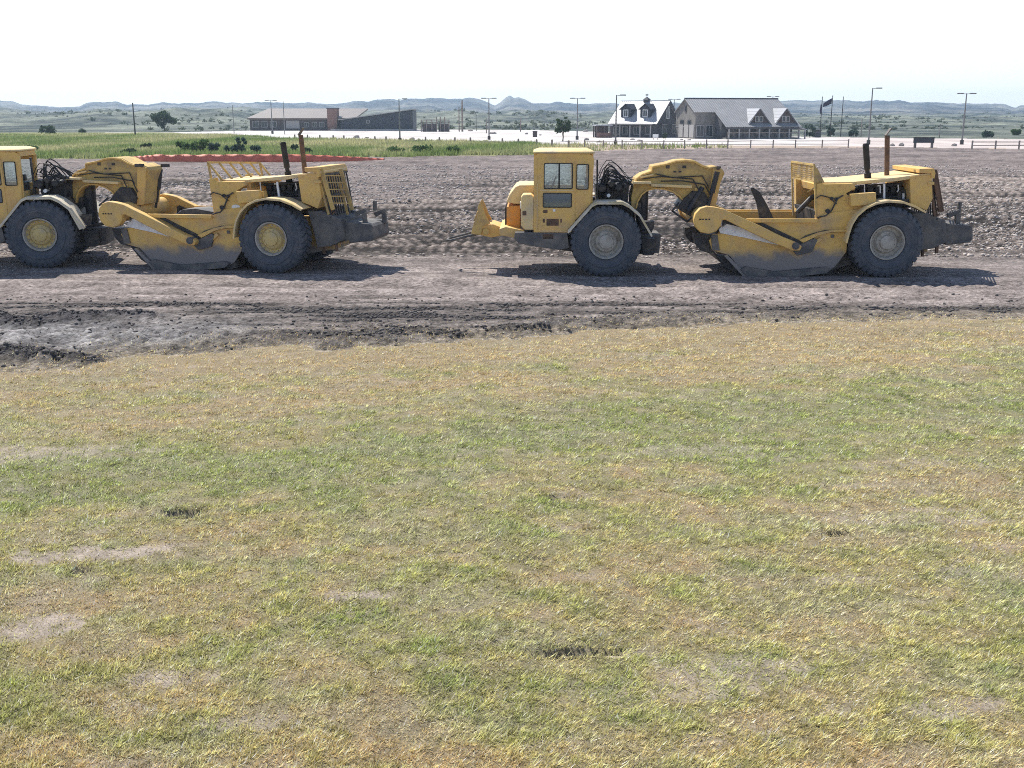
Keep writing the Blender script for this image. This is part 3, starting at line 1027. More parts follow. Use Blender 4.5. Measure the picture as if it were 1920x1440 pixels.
def L(px, py, y):
    p = at(px, py, YC + y)
    return (p.x - XC, p.z)


def PL(pts, y):
    return [L(a, b, y) for a, b in pts]


def L3(px, py, y):
    x, z = L(px, py, y)
    return (x, y, z)


def rrect(x0, z0, x1, z1, r, n=4):
    o = []
    for cx, cz, a0 in ((x1 - r, z1 - r, 0), (x0 + r, z1 - r, 90), (x0 + r, z0 + r, 180), (x1 - r, z0 + r, 270)):
        for k in range(n + 1):
            a = R(a0 + 90 * k / n); o.append((cx + r * math.cos(a), cz + r * math.sin(a)))
    return o


def add_wheel(root, c, side, rim_mat, T=None):
    """side -1 near, +1 far; the wheel is its rim and hub, the tyre its sub-part"""
    sgn = side; RR = .962; W = .72
    rim = MB()
    pr = [(.455, -.30), (.47, -.335), (.44, -.34), (.415, -.30), (.40, -.20), (.33, -.17), (.30, -.20), (.27, -.26), (.20, -.28), (.185, -.34), (.10, -.365), (0, -.37)]
    pr = [(r, y * sgn * -1) for r, y in pr]
    hub = MB().lathe(pr[4:], (0, 0, 0), 40, caps=False)
    rim.lathe(pr[:5], (0, 0, 0), 40, caps=False)
    rim.lathe([(.42, sgn * .29), (.42, -sgn * .26)], (0, 0, 0), 40, caps=False)
    for k in range(16):
        a = 2 * math.pi * k / 16
        rim.lathe([(.018, sgn * .17), (.018, sgn * .215), (0, sgn * .215)], (.365 * math.cos(a), 0, .365 * math.sin(a)), 6, False)
    for k in range(12):
        a = 2 * math.pi * (k + .5) / 12
        hub.lathe([(.014, sgn * .25), (.014, sgn * .30), (0, sgn * .30)], (.235 * math.cos(a), 0, .235 * math.sin(a)), 6, False)
    w = rim.build('wheel', M['rim_grey'], root, loc=c)
    hub.build('hub', M[rim_mat], w)
    t = MB()
    h = W / 2
    prof = [(.44, h * .78), (.50, h * .93), (.505, h * .97), (.525, h * .97), (.535, h * .96), (.64, h * 1.04), (.65, h * 1.08), (.70, h * 1.09), (.71, h * 1.04), (.80, h * 1.02), (.805, h * 1.05), (.825, h * 1.04), (.83, h * 1.0), (.89, h * .95), (.925, h * .84), (.93, h * .4), (.932, 0)]
    prof = prof + [(r, -y) for r, y in reversed(prof[:-1])]
    t.lathe(prof, (0, 0, 0), 64, caps=False)
    nl = 34
    for sd in (-1, 1):
        for k in range(nl):
            a0 = 2 * math.pi * (k + (.5 if sd > 0 else 0)) / nl
            da = 2 * math.pi / nl
            # lug: shoulder down the sidewall, then slanting to the centre line
            secs = [(.84, h * 1.03, 0), (.915, h * .98, .0), (RR, h * .86, .04), (RR, h * .45, .34), (RR, h * .05, .62)]
            vs = []
            for (r_, y_, sh) in secs:
                base = r_ - (.06 if r_ >= RR else .035)
                for (aa, rr, yy) in ((-.31, r_, y_), (.31, r_, y_), (.34, base, y_ - .02 if r_ < RR else y_), (-.34, base, y_ - .02 if r_ < RR else y_)):
                    an = a0 + (aa + sh) * da
                    vs.append((rr * math.cos(an), sd * yy, rr * math.sin(an)))
            fs = []
            for i in range(len(secs) - 1):
                for q in range(4):
                    fs.append((i * 4 + q, i * 4 + (q + 1) % 4, (i + 1) * 4 + (q + 1) % 4, (i + 1) * 4 + q))
            fs += [(3, 2, 1, 0), tuple(range(len(vs) - 4, len(vs)))]
            t.add(vs, fs)
    t.build('tyre', M['tyre'], w)
    return w


def arch(cx, cz, r0, a0, a1, n=14):
    return [(cx + r0 * math.cos(R(a0 + (a1 - a0) * k / n)), cz + r0 * math.sin(R(a0 + (a1 - a0) * k / n))) for k in range(n + 1)]


def offset_strip(path, th):
    """closed outline of a plate of thickness th following the path (x,z)"""
    out = []
    for i, p in enumerate(path):
        a = Vector(path[max(i - 1, 0)]); b = Vector(path[min(i + 1, len(path) - 1)])
        d = (b - a).normalized(); nrm = Vector((-d.y, d.x))
        out.append((p[0] + nrm.x * th, p[1] + nrm.y * th))
    return list(path) + out[::-1]


NY = -1.66      # plane of the near side


def scraper(name, label, loc, yaw, artic, left_one):
    root = empty(name, loc, yaw)
    tag(root, label, 'wheel tractor scraper', 'scrapers parked on the dirt field')
    rim_m = 'rim_yellow' if left_one else 'rim_grey'
    fend = 'pale_fender' if left_one else 'fender'
    piv = Vector((L(1204, 400, 0)[0], 0, 0))
    T = Matrix.Translation(piv) @ Matrix.Rotation(artic, 4, 'Z') @ Matrix.Translation(-piv)
    tractor = []; built = []

    def tp(mb, nm, mk, bevel=.012, parent=None):
        n0 = len(built)
        built.extend(m.build(nm, M[mk], parent or root, bevel) for m in mb.pieces())
        if parent is None: tractor.extend(built[n0:])
        return built[n0]

    # ---------------- tractor
    # main frame and dark belly
    mb = MB()
    mb.prism(PL([(968, 437), (1066, 437), (1070, 466), (1052, 470), (1000, 463), (975, 458), (966, 448)], NY + .1), NY + .12, NY + .95)
    mb.prism(PL([(1000, 440), (1240, 440), (1236, 474), (1150, 480), (1060, 470), (1000, 460)], -.5), -.62, .62)
    mb.prism(PL([(968, 437), (1066, 437), (1070, 466), (1052, 470), (1000, 463), (975, 458), (966, 448)], NY + .1), .75, 1.5)
    frame = tp(mb, 'tractor_frame', 'muddy_steel')
    mb = MB()
    a = L(1137, 455, -1.3)
    mb.lathe([(.30, -1.2), (.30, -.6), (.38, -.35), (.38, .35), (.30, .6), (.30, 1.2)], (a[0], 0, .96), 16)
    tp(mb, 'axle', 'dark_steel')
    # front bumper beam + push block
    mb = MB()
    mb.prism(PL([(938, 430), (950, 426), (970, 430), (985, 433), (985, 440), (966, 447), (938, 441)], -1.2), -1.25, 1.25)
    mb.prism(PL([(900, 424), (925, 421), (944, 428), (944, 442), (922, 446), (900, 441)], -.55), -.62, .62)
    tp(mb, 'front_bumper', 'yellow')
    mb = MB()
    up = [(884, 438), (889, 418), (895, 408), (897, 386), (901, 379), (907, 392), (913, 408), (920, 420), (906, 425), (903, 441), (886, 440)]
    mb.prism(PL(up, -.6), -.66, -.52); mb.prism(PL(up, -.6), .52, .66)
    mb.prism(PL([(889, 412), (896, 394), (901, 396), (898, 414)], 0), -.52, .52)
    cu = L(912, 434, -.6)
    mb.lathe([(.09, -.74), (.09, .74)], (cu[0], 0, cu[1]), 14, True)
    tp(mb, 'cushion_hitch', 'yellow_grimy')
    # bail: a steel loop let down in front
    pts = []
    a0 = L3(930, 434, -.42); z1 = L(838, 452, -.3)
    loop = [a0, (L(880, 443, -.42)[0], -.42, L(880, 443, -.42)[1]), (z1[0] + .12, -.36, z1[1] + .01), (z1[0], -.2, z1[1]), (z1[0], .2, z1[1]),
            (z1[0] + .12, .36, z1[1] + .01), (L(880, 443, -.42)[0], .42, L(880, 443, -.42)[1]), (a0[0], .42, a0[2])]
    mb = MB().tube(loop, .035, 8)
    tp(mb, 'bail', 'muddy_steel', 0)
    # hood with radiator front
    mb = MB()
    mb.prism(PL([(950, 380), (956, 366), (967, 351), (975, 347.5), (1004, 347.5), (1004, 384), (978, 384), (965, 383)], -.7), -.72, 1.2)
    tp(mb, 'hood', 'yellow_dusty', .03)
    mb = MB()
    mb.prism(PL([(951, 388), (977, 386), (977, 431), (951, 431)], -.75), -.78, 1.25)
    gp = tp(mb, 'radiator_guard', 'orange', .02)
    mb = MB()
    x0, z0 = L(949.5, 427, -.7); _, z1 = L(949.5, 390, -.7)
    for k in range(9):
        y = -.62 + k * .21
        mb.box(x0 - .03, x0 + .02, y, y + .05, z0, z1); mb.cut()
    tp(mb, 'grille_bar', 'dark_steel', 0, gp)
    mb = MB()
    mb.prism(PL([(979, 371), (983, 365), (998, 365), (1004, 370), (1004, 432), (986, 432), (979, 424)], -1.45), -1.5, -.82)
    hb = tp(mb, 'headlight_box', 'yellow_dusty', .03)
    mb = MB(); hx, hz = L(984, 401, -1.5)
    mb.box(hx - .03, hx + .07, -1.515, -1.48, hz - .05, hz + .06)
    tp(mb, 'latch_plate', 'rust', .004, hb)
    mb = MB(); hx, hz = L(979, 385, -1.2)
    mb.box(hx - .03, hx + .05, -1.35, -1.1, hz - .09, hz + .09)
    tp(mb, 'headlight', 'white', .01, hb)
    # cab shell
    yN, yF = -1.52, .22
    out = PL([(1003, 437), (1003, 300), (1006, 291), (1012, 288.5), (1108, 289), (1114, 293), (1117, 300), (1110, 382), (1068, 428), (1068, 437)], yN)
    wA = [L(1022, 355, yN), L(1077, 306, yN)]; wB = [L(1083, 356, yN), L(1107, 308, yN)]; wC = [L(1020, 390, yN), L(1075, 362, yN)]
    hA = rrect(wA[0][0], wA[0][1], wA[1][0], wA[1][1], .04)
    hB = rrect(wB[0][0], wB[0][1], wB[1][0], wB[1][1], .04)
    hC = rrect(wC[0][0], wC[0][1], wC[1][0], wC[1][1], .05)
    mb = MB()
    mb.holed(out, [hA, hB, hC], yN, yN + .06)
    mb.holed(out, [hA, hB], yF - .06, yF)
    xL = out[0][0]; xR = L(1117, 300, yN)[0]; zt = out[3][1]; zb = out[0][1]; zs = L(1000, 352, yN)[1]
    # front and rear walls, with window openings left between posts
    for xx, zc in ((xL, zs), (xR - .08, L(1110, 368, yN)[1])):
        mb.box(xx + .002, xx + .058, yN + .06, yF - .06, zb if xx == xL else L(1110, 384, yN)[1], zc)
        mb.box(xx + .002, xx + .058, yN + .06, yF - .06, zt - .14, zt - .003)
        mb.box(xx + .004, xx + .056, yN + .06, yN + .14, zc, zt - .14)
        mb.box(xx + .004, xx + .056, yF - .14, yF - .06, zc, zt - .14)
    mb.box(xL + .058, L(1066, 437, yN)[0], yN + .06, yF - .06, zb + .03, zb + .09)
    cab = tp(mb, 'cab', 'yellow', 0)
    # roof
    mb = MB()
    z0 = zt + .003
    n0 = len(mb.v)
    a, b = xL - .02, xR + .01
    ring = [(a, yN - .03, z0), (b, yN - .03, z0), (b, yF + .03, z0), (a, yF + .03, z0),
            (a, yN - .03, z0 + .05), (b, yN - .03, z0 + .05), (b, yF + .03, z0 + .05), (a, yF + .03, z0 + .05),
            (a + .16, yN + .14, z0 + .11), (b - .16, yN + .14, z0 + .11), (b - .16, yF - .14, z0 + .11), (a + .16, yF - .14, z0 + .11)]
    mb.add(ring, [(0, 3, 2, 1), (0, 1, 5, 4), (1, 2, 6, 5), (2, 3, 7, 6), (3, 0, 4, 7), (4, 5, 9, 8), (5, 6, 10, 9), (6, 7, 11, 10), (7, 4, 8, 11), (8, 9, 10, 11)])
    tp(mb, 'cab_roof', 'yellow_dusty', .02, cab)
    tp(MB().holed(PL([(1011, 434), (1011, 297), (1080.5, 297), (1080.5, 416), (1066, 432), (1060, 434)], yN), [hA, hC], yN - .014, yN + .001), 'door', 'yellow', .004, cab)
    # panes, gaskets
    def gasket(h, y0, y1, w=.022):
        xs = [p[0] for p in h]; zs_ = [p[1] for p in h]
        o_ = rrect(min(xs), min(zs_), max(xs), max(zs_), .04)
        i_ = rrect(min(xs) + w, min(zs_) + w, max(xs) - w, max(zs_) - w, .03)
        return MB().holed(o_, [i_], y0, y1)
    for h, gm, nm in ((hA, 'glass', 'side_window'), (hB, 'glass', 'side_window'), (hC, 'dark_glass', 'door_window')):
        g = gasket(h, yN - .024, yN + .03)
        if h is hA:
            bx = L(1051, 330, yN)[0]; g.box(bx - .022, bx + .022, yN - .019, yN + .028, min(p[1] for p in h) + .02, max(p[1] for p in h) - .02)
        o = tp(g, nm, 'black', 0, cab)
        tp(MB().prism([(p[0], p[1]) for p in rrect(min(q[0] for q in h) + .01, min(q[1] for q in h) + .01, max(q[0] for q in h) - .01, max(q[1] for q in h) - .01, .03)], yN + .012, yN + .018), 'pane', gm, 0, cab)
    for h in (hA, hB):
        tp(MB().prism([(p[0], p[1]) for p in rrect(min(q[0] for q in h) + .005, min(q[1] for q in h) + .005, max(q[0] for q in h) - .005, max(q[1] for q in h) - .005, .03)], yF - .035, yF - .03), 'pane', 'glass', 0, cab)
    # inside: seat, wheel, dash
    mb = MB(); sx, sz = L(1086, 390, -.8)
    mb.box(sx - .25, sx + .25, -1.0, -.45, sz - .25, sz + .08); mb.box(sx + .16, sx + .28, -1.0, -.45, sz + .08, sz + .62)
    mb.box(sx + .17, sx + .26, -.86, -.60, sz + .64, sz + .82)
    tp(mb, 'driver_seat', 'seat', .03, cab)
    mb = MB(); dx, dz = L(1032, 352, -.8)
    mb.prism([(dx - .22, dz - .55), (dx + .05, dz - .55), (dx + .02, dz - .05), (dx - .04, dz + .10), (dx - .22, dz + .08)], -1.2, -.1)
    tp(mb, 'dashboard', 'seat', .02, cab)
    mb = MB(); ring = [(dx + .10 + .07 * math.cos(t), -.75 + .2 * math.sin(t), dz + .10 + .19 * math.cos(t)) for t in np.linspace(0, 6.283, 17)]
    mb.tube(ring, .015, 6); mb.tube([(dx - .02, -.75, dz - .1), (dx + .10, -.75, dz + .10)], .02, 6)
    tp(mb, 'steering_wheel', 'seat', 0, cab)
    # steps, vents and handles on the near side
    mb = MB()
    for (a, b, c, d) in ((1021, 394, 1029, 400), (1027, 411, 1050, 424), (1020, 411, 1024, 418), (1053, 411, 1056, 418), (1020, 440, 1040, 449)):
        p, q = L(a, d, yN), L(c, b, yN); mb.box(p[0], q[0], yN - .020, yN + .02, p[1], q[1]); mb.cut()
    tp(mb, 'step_opening', 'rust', 0, cab)
    mb = MB(); p = L(1041, 396, yN); mb.box(p[0] - .03, p[0] + .04, yN - .035, yN + .02, p[1] - .02, p[1] + .05)
    tp(mb, 'door_handle', 'white', .004, cab)
    mb = MB()
    for zz in (L(1072, 357.5, yN)[1], L(1072, 434, yN)[1]):
        mb.box(L(1008, 0, yN)[0] if False else wA[0][0] - .1, wA[1][0] + .02, yN - .026, yN + .01, zz - .012, zz + .012)
    mb.tube([(L(1010, 300, yN)[0], yN - .05, L(1010, 345, yN)[1]), (L(1010, 300, yN)[0], yN - .05, L(1010, 430, yN)[1])], .012, 6)
    tp(mb, 'grab_rail', 'yellow_dusty', 0, cab)
    # mudguard
    xm = L(1137, 453, -1.3)[0]
    path = PL([(1068, 434), (1113, 384), (1122, 379.5), (1168, 379.5), (1181, 386), (1200, 402), (1222, 440)], -1.5)
    mb = MB(); st = offset_strip(path, .035)
    lip = offset_strip([(p[0], p[1] - .045) for p in path], .045)
    mb.prism(st, -1.72, -.86); mb.prism(lip, -1.74, -1.70)
    if left_one:
        flap = offset_strip(PL([(1200, 402), (1222, 440)], -1.5), .05)
        mb.prism(PL([(1195, 398), (1204, 400), (1226, 440), (1214, 444)], -1.5), -1.70, -1.66)
    mb.cut().prism(st, .86, 1.72); mb.prism(lip, 1.70, 1.74)
    tp(mb, 'mudguard', fend, .006)
    mb = MB()   # bracket and tank behind the wheel
    mb.prism(PL([(1208, 415), (1228, 414), (1228, 424), (1222, 438), (1216, 436)], -1.2), -1.35, -1.0)
    mb.prism(PL([(1204, 446), (1230, 447), (1232, 470), (1226, 478), (1206, 478)], -.9), -1.0, .2)
    mb.prism(PL([(1166, 378), (1178, 378), (1190, 400), (1196, 446), (1170, 446)], -.6), -.75, .75)
    tp(mb, 'rear_bracket', 'dark_steel')
    # engine, pumps and hoses behind the cab
    rr = random.Random(5 if left_one else 6)
    mb = MB()
    mb.prism(PL([(1118, 346), (1150, 338), (1186, 340), (1180, 352), (1178, 380), (1120, 380)], -.3), -.30, .75)
    for (px, py, r_, ln) in ((1128, 352, .13, .5), (1146, 344, .10, .6), (1160, 350, .12, .4), (1138, 366, .09, .4), (1172, 348, .07, .5)):
        c = L(px, py, -.6); mb.lathe([(r_ * .7, -.95), (r_, -.9), (r_, -.9 + ln), (r_ * .6, -.85 + ln)], (c[0], 0, c[1]), 14)
    mb.prism(PL([(1120, 300), (1123, 300), (1123, 378), (1120, 378)], -.9), -.95, -.85)
    mb.prism(PL([(1139, 318), (1144, 318), (1144, 378), (1139, 378)], -.7), -.75, -.65)
    mb.prism(PL([(1168, 335), (1171, 335), (1173, 380), (1168, 380)], -.5), -.55, -.45)
    tp(mb, 'hydraulic_pumps', 'dark_steel', .008)
    mb = MB()
    x0 = L(1118, 350, -.6)[0]
    for k in range(20):
        y = -1.05 + rr.random() * 1.3
        a_ = L(1118 + rr.random() * 18, 330 + rr.random() * 30, y); b_ = L(1166 + rr.random() * 26, 338 + rr.random() * 14, y)
        h_ = L(1130, 300 + rr.random() ** .6 * 42, y)[1]
        xs = np.linspace(a_[0], b_[0], 9); tt = np.linspace(0, 1, 9)
        base = a_[1] * (1 - tt) + b_[1] * tt
        hump = (h_ - max(a_[1], b_[1]) + .1)
        sk = .10 + .28 * rr.random()
        env = np.where(tt < sk, np.sin(tt / sk * math.pi / 2), np.cos((tt - sk) / (1 - sk) * math.pi / 2) ** 1.4)
        yy = y + .12 * np.sin(tt * 3 + k)
        mb.tube([(xs[i], yy[i], base[i] + hump * env[i]) for i in range(9)], .010 + .012 * rr.random(), 6, False); mb.cut()
    tp(mb, 'hydraulic_hose', 'hose', 0)
    mb = MB()
    c = L(1142, 366, -.8); mb.lathe([(.05, -1.0), (.05, -.7), (0, -.7)], (c[0], 0, c[1]), 10)
    tp(mb, 'filter_bowl', 'bright_steel', 0)
    for sd in (-1, 1):
        tractor.append(add_wheel(root, (xm, sd * 1.36, .955), sd, rim_m))
    for o in tractor:
        o.matrix_local = T @ Matrix.Translation(o.location)

    # ---------------- gooseneck and draft frame
    def sp(mb, nm, mk, bevel=.012, parent=None):
        return mb.build(nm, M[mk], parent or root, bevel)
    mb = MB()
    side = [(1190, 343), (1193, 334), (1204, 326), (1222, 320), (1223, 311), (1250, 306), (1268, 300.5), (1286, 299), (1304, 301), (1318, 309),
            (1330, 313), (1342, 311), (1356, 318), (1359, 325), (1350, 345), (1343, 372), (1338, 392), (1318, 396), (1300, 395), (1287, 392), (1283, 380), (1274, 368),
            (1262, 360), (1246, 355), (1228, 354), (1214, 358), (1204, 366), (1197, 378), (1194, 392), (1184, 392), (1184, 370), (1188, 352)]
    mb.prism(PL(side, -.35), -.40, .40)
    neck = sp(mb, 'gooseneck', 'yellow_grimy', .02)
    mb = MB()
    topl = [(1190, 345), (1193, 335), (1204, 327), (1222, 321), (1224, 312), (1250, 307), (1268, 301.5), (1286, 300), (1304, 302), (1318, 310), (1330, 314), (1342, 312), (1355, 319)]
    botl = [(1195, 391), (1198, 378), (1205, 366), (1214, 359), (1228, 355), (1246, 356), (1262, 361), (1274, 369), (1283, 381), (1287, 392)]
    for ln_, th_ in ((topl, -.045), (botl, .045)):
        for (ya, yb) in ((-.45, -.401), (.401, .45)):
            mb.prism(offset_strip(PL(ln_, -.4), th_), ya, yb); mb.cut()
    for ya in (-.46, .402):
        mb.prism(PL([(1338, 314), (1356, 319), (1341, 392), (1326, 394)], -.4), ya, ya + .058); mb.cut()
        mb.prism(PL([(1303, 352), (1312, 352), (1312, 392), (1300, 392)], -.4), ya, ya + .05); mb.cut()
    sp(mb, 'flange', 'yellow', .006, neck)
    mb = MB()
    for k, (a, b, c) in enumerate((((1206, 336), (1240, 331), (1300, 336)), ((1230, 326), (1262, 333), (1318, 330)), ((1240, 340), (1280, 339), (1322, 346)))):
        mb.tube([L3(*a, -.43), L3(*b, -.45), L3(*c, -.43), L3(c[0] + 12, c[1] + 22, -.5)], .016, 6); mb.cut()
    sp(mb, 'hydraulic_line', 'dark_steel', 0, neck)
    mb = MB()
    for (px, py, w, h) in ((1253, 313, 7, 6), (1284, 313, 7, 5), (1266, 322, 5, 3), (1276, 322, 5, 3)):
        a = L(px - w / 2, py + h / 2, -.4); b = L(px + w / 2, py - h / 2, -.4)
        mb.box(a[0], b[0], -.412, -.38, a[1], b[1]); mb.cut()
    sp(mb, 'lightening_hole', 'dark_steel', 0, neck)
    mb = MB()
    mb.prism(PL([(1187, 341), (1222, 341), (1222, 345), (1187, 345)], -.6), -.72, -.41).cut()
    mb.prism(PL([(1222, 345), (1299, 348), (1299, 353), (1222, 350)], -.6), -.60, -.41).cut()
    mb.prism(PL([(1200, 331), (1226, 326), (1226, 329), (1202, 334)], -.4), -.47, -.41)
    sp(mb, 'deck_rail', 'yellow_dusty', .006, neck)
    mb = MB()   # kingpin casting
    k0 = L(1190, 392, 0); mb.tube([(piv.x, 0, .55), (piv.x, 0, L(1195, 350, 0)[1])], .17, 16)
    mb.prism(PL([(1178, 432), (1216, 430), (1212, 452), (1180, 452)], 0), -.45, .45)
    mb.prism(PL([(1178, 380), (1200, 378), (1200, 398), (1180, 398)], 0), -.35, .35)
    sp(mb, 'kingpin_hitch', 'dark_steel', .01)
    # apron and bowl lift cylinders hanging off the neck
    mb = MB()
    for sd in (-1, 1):
        y = sd * (.36 if left_one else .62)
        mb.tube([L3(1346, 322, y), L3(1336, 362, y)], .075, 12); mb.tube([L3(1336, 362, y), L3(1326, 398, y)], .042, 10)
        mb.bar(L3(1348, 315, sd * .4), L3(1348, 315, sd * .70), .09)
        mb.cut().tube([L3(1318, 352, y * .8), L3(1292, 396, y * 1.1)], .07, 10); mb.cut()
    sp(mb, 'bowl_lift_cylinder', 'dark_steel', 0)
    mb = MB()
    mb.prism(PL([(1284, 372), (1300, 358), (1322, 360), (1332, 380), (1322, 398), (1296, 406), (1278, 396), (1272, 386)], -.5), -.55, .55)
    for (a, b) in (((1274, 380), (1262, 396)), ((1262, 396), (1290, 416)), ((1290, 416), (1304, 402))):
        mb.tube([L3(*a, -.6), L3(*b, -.8)], .03, 8)
    sp(mb, 'hitch_linkage', 'dark_steel', .02)
    # draft tube across, and the two draft arms
    cen = L(1329, 413, NY)
    mb = MB().lathe([(.27, -1.50), (.27, 1.50)], (cen[0] - .02, 0, cen[1] + .01), 24)
    sp(mb, 'draft_tube', 'yellow', 0)
    arm = [(1304, 413), (1307, 401), (1316, 391), (1329, 387), (1345, 389), (1362, 393), (1378, 401), (1420, 420), (1470, 444), (1497, 455),
           (1506, 462), (1502, 470), (1488, 470), (1440, 450), (1400, 431), (1362, 412), (1356, 414), (1354, 424), (1346, 434), (1332, 439), (1316, 436), (1307, 427)]
    for sd in (-1, 1):
        y0, y1 = (NY, NY + .26) if sd < 0 else (-NY - .26, -NY)
        a_ = sp(MB().prism(PL(arm, NY), y0, y1), 'draft_arm', 'yellow', .025)
        if sd < 0:
            d = MB()
            for k, (px, w) in enumerate(((1314, 4), (1319.5, 3), (1325, 4), (1331, 3))):
                p = L(px, 411.5, NY); d.box(p[0], p[0] + w * .0145, NY - .004, NY + .01, p[1] - .018, p[1] + .018); d.cut()
            sp(d, 'number_mark', 'decal', 0, a_)
        pp = L(1494, 461, NY)
        sp(MB().lathe([(.10, y0 - .03), (.10, y1 + .03)], (pp[0], 0, pp[1]), 14), 'arm_pin', 'muddy_steel', .01, a_)
    # ---------------- bowl
    mb = MB()
    bowl = [(1366, 421), (1400, 413), (1405, 411.5), (1534, 411.5), (1536, 404), (1560, 380), (1612, 372), (1622, 388), (1602, 410), (1592, 432), (1588, 470),
            (1566, 498), (1552, 508), (1450, 521), (1400, 516), (1372, 478), (1352, 470), (1338, 455), (1352, 438), (1420, 447), (1482, 462), (1420, 437)]
    bowl = [(1400, 412), (1534, 412), (1548, 400), (1610, 392), (1600, 412), (1590, 438), (1588, 472), (1566, 500), (1552, 509), (1450, 521), (1402, 517), (1368, 478),
            (1338, 470), (1332, 452), (1340, 440), (1356, 438), (1420, 448), (1480, 462), (1440, 444), (1390, 424)]
    mb.prism(PL(bowl, NY + .3), NY + .30, NY + .38)
    mb.prism(PL(bowl, NY + .3), -NY - .38, -NY - .30)
    fl = PL([(1402, 517), (1450, 521), (1552, 509), (1552, 503), (1450, 514), (1406, 510)], NY + .3)
    mb.prism(fl, NY + .38, -NY - .38)
    bw = sp(mb, 'bowl', 'yellow_muddy', .006)
    mb = MB()   # top rails, ribs, lower skid edge
    for (y0, y1) in ((NY + .20, NY + .298), (-NY - .298, -NY - .20)):
        mb.prism(PL([(1398, 410), (1534, 410), (1534, 417), (1398, 417)], NY + .25), y0, y1); mb.cut()
        mb.prism(PL([(1500, 450), (1535, 436), (1560, 431), (1590, 430), (1590, 434), (1560, 435), (1537, 441), (1508, 455)], NY + .2), y0, y1); mb.cut()
        mb.prism(PL([(1366, 478), (1400, 512), (1408, 519), (1396, 519), (1360, 480)], NY + .2), y0, y1); mb.cut()
        mb.prism(PL([(1505, 470), (1540, 445), (1544, 449), (1512, 474)], NY + .2), y0 + .03, y1); mb.cut()
    sp(mb, 'bowl_rib', 'yellow_muddy', .006, bw)
    mb = MB()
    for (y0, y1) in ((NY + .16, NY + .297), (-NY - .297, -NY - .16)):
        mb.prism(PL([(1400, 500), (1455, 509), (1552, 500), (1560, 504), (1550, 512), (1452, 523), (1404, 520), (1390, 505)], NY + .2), y0, y1); mb.cut()
    sp(mb, 'cutting_edge', 'muddy_steel', .006, bw)
    mb = MB()  # dark plates painting the shade in the gap along the arm
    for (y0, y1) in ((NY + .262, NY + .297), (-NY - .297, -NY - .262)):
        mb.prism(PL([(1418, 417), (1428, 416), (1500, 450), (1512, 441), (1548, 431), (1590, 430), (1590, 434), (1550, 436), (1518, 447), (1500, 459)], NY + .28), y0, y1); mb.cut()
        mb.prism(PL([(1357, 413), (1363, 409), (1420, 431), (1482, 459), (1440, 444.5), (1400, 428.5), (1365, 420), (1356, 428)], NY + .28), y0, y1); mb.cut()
    sp(mb, 'arm_gap_shade', 'dark_steel', .003, bw)
    mb = MB()
    mb.prism(PL([(1484, 464), (1506, 456), (1528, 446), (1534, 450), (1524, 472), (1496, 479)], NY + .24), NY + .22, NY + .298).cut()
    mb.prism(PL([(1560, 440), (1566, 440), (1566, 446), (1560, 446)], NY + .24), NY + .26, NY + .298).cut()
    mb.prism(PL([(1336, 442), (1348, 440), (1352, 470), (1338, 470)], NY + .24), NY + .25, NY + .298)
    sp(mb, 'pivot_plate', 'muddy_steel', .005, bw)
    # apron: curved gate at the bowl front, its near cheek scoured bright
    mb = MB()
    ap = [L(1352, 425, NY + .5), L(1338, 445, NY + .5), L(1336, 470, NY + .5), L(1352, 492, NY + .5), L(1388, 514, NY + .5)]
    mb.prism(offset_strip(ap, .05), NY + .46, -NY - .46)
    apo = sp(mb, 'apron', 'dark_steel', .01)
    mb = MB()
    ck = [(1350, 430), (1362, 419), (1400, 428), (1440, 444), (1478, 459), (1484, 464), (1440, 455), (1400, 446), (1352, 437)]
    mb.prism(PL(ck, NY + .28), NY + .262, NY + .296).cut(); mb.prism(PL(ck, NY + .28), -NY - .296, -NY - .262)
    sp(mb, 'apron_arm', 'bright_steel', .004, apo)
    mb = MB()
    mb.prism(PL([(1303, 440), (1336, 440), (1342, 470), (1334, 476), (1316, 470), (1306, 458)], NY + .5), NY + .5, NY + .9).cut()
    mb.prism(PL([(1344, 478), (1372, 480), (1402, 514), (1388, 518), (1360, 500)], NY + .5), NY + .42, NY + .75).cut()
    mb.prism(PL([(1303, 440), (1336, 440), (1342, 470), (1334, 476), (1316, 470), (1306, 458)], NY + .5), -NY - .9, -NY - .5)
    sp(mb, 'sequence_linkage', 'dark_steel', .01)
    # ejector wall and floor inside the bowl
    mb = MB()
    if not left_one:
        mb.prism(PL([(1407, 352), (1411, 351), (1424, 360), (1438, 385), (1450, 410), (1424, 410), (1418, 380)], -.1), -.2, -.05)
    mb.prism(PL([(1508, 388), (1518, 388), (1532, 412), (1538, 500), (1520, 504), (1512, 420)], 0), NY + .40, -NY - .40)
    mb.cut().tube([L3(1495, 398, -.5), L3(1520, 372, -.5), L3(1538, 362, -.5)], .07, 10)
    if left_one:
        mb.prism(PL([(1362, 412), (1385, 396), (1412, 394), (1448, 400), (1462, 408), (1400, 412)], .9), .1, .98)
    sp(mb, 'ejector', 'muddy_steel' if left_one else 'dark_steel', .01)
    # overflow guard over the bowl back
    mb = MB()
    x0, x1 = 1483, 1528
    yg = -.75
    if left_one:
        # open rack leaning over the engine: two rails with slanting bars
        for ya in (-1.15, 1.0):
            mb.bar(L3(1526, 308, ya), L3(1534, 404, ya), .05)
            mb.bar(L3(1526, 308, ya), L3(1552, 343, ya), .05)
        ta, tb = Vector(L3(1526, 308, -1.15)), Vector(L3(1526, 308, 1.0))
        ba, bb_ = Vector(L3(1552, 343, -1.15)), Vector(L3(1552, 343, 1.0))
        mb.bar(ta, tb, .055); mb.bar(ba, bb_, .055)
        for k in range(1, 5):
            mb.bar(ta.lerp(tb, k / 5), ba.lerp(bb_, k / 5), .05)
    else:
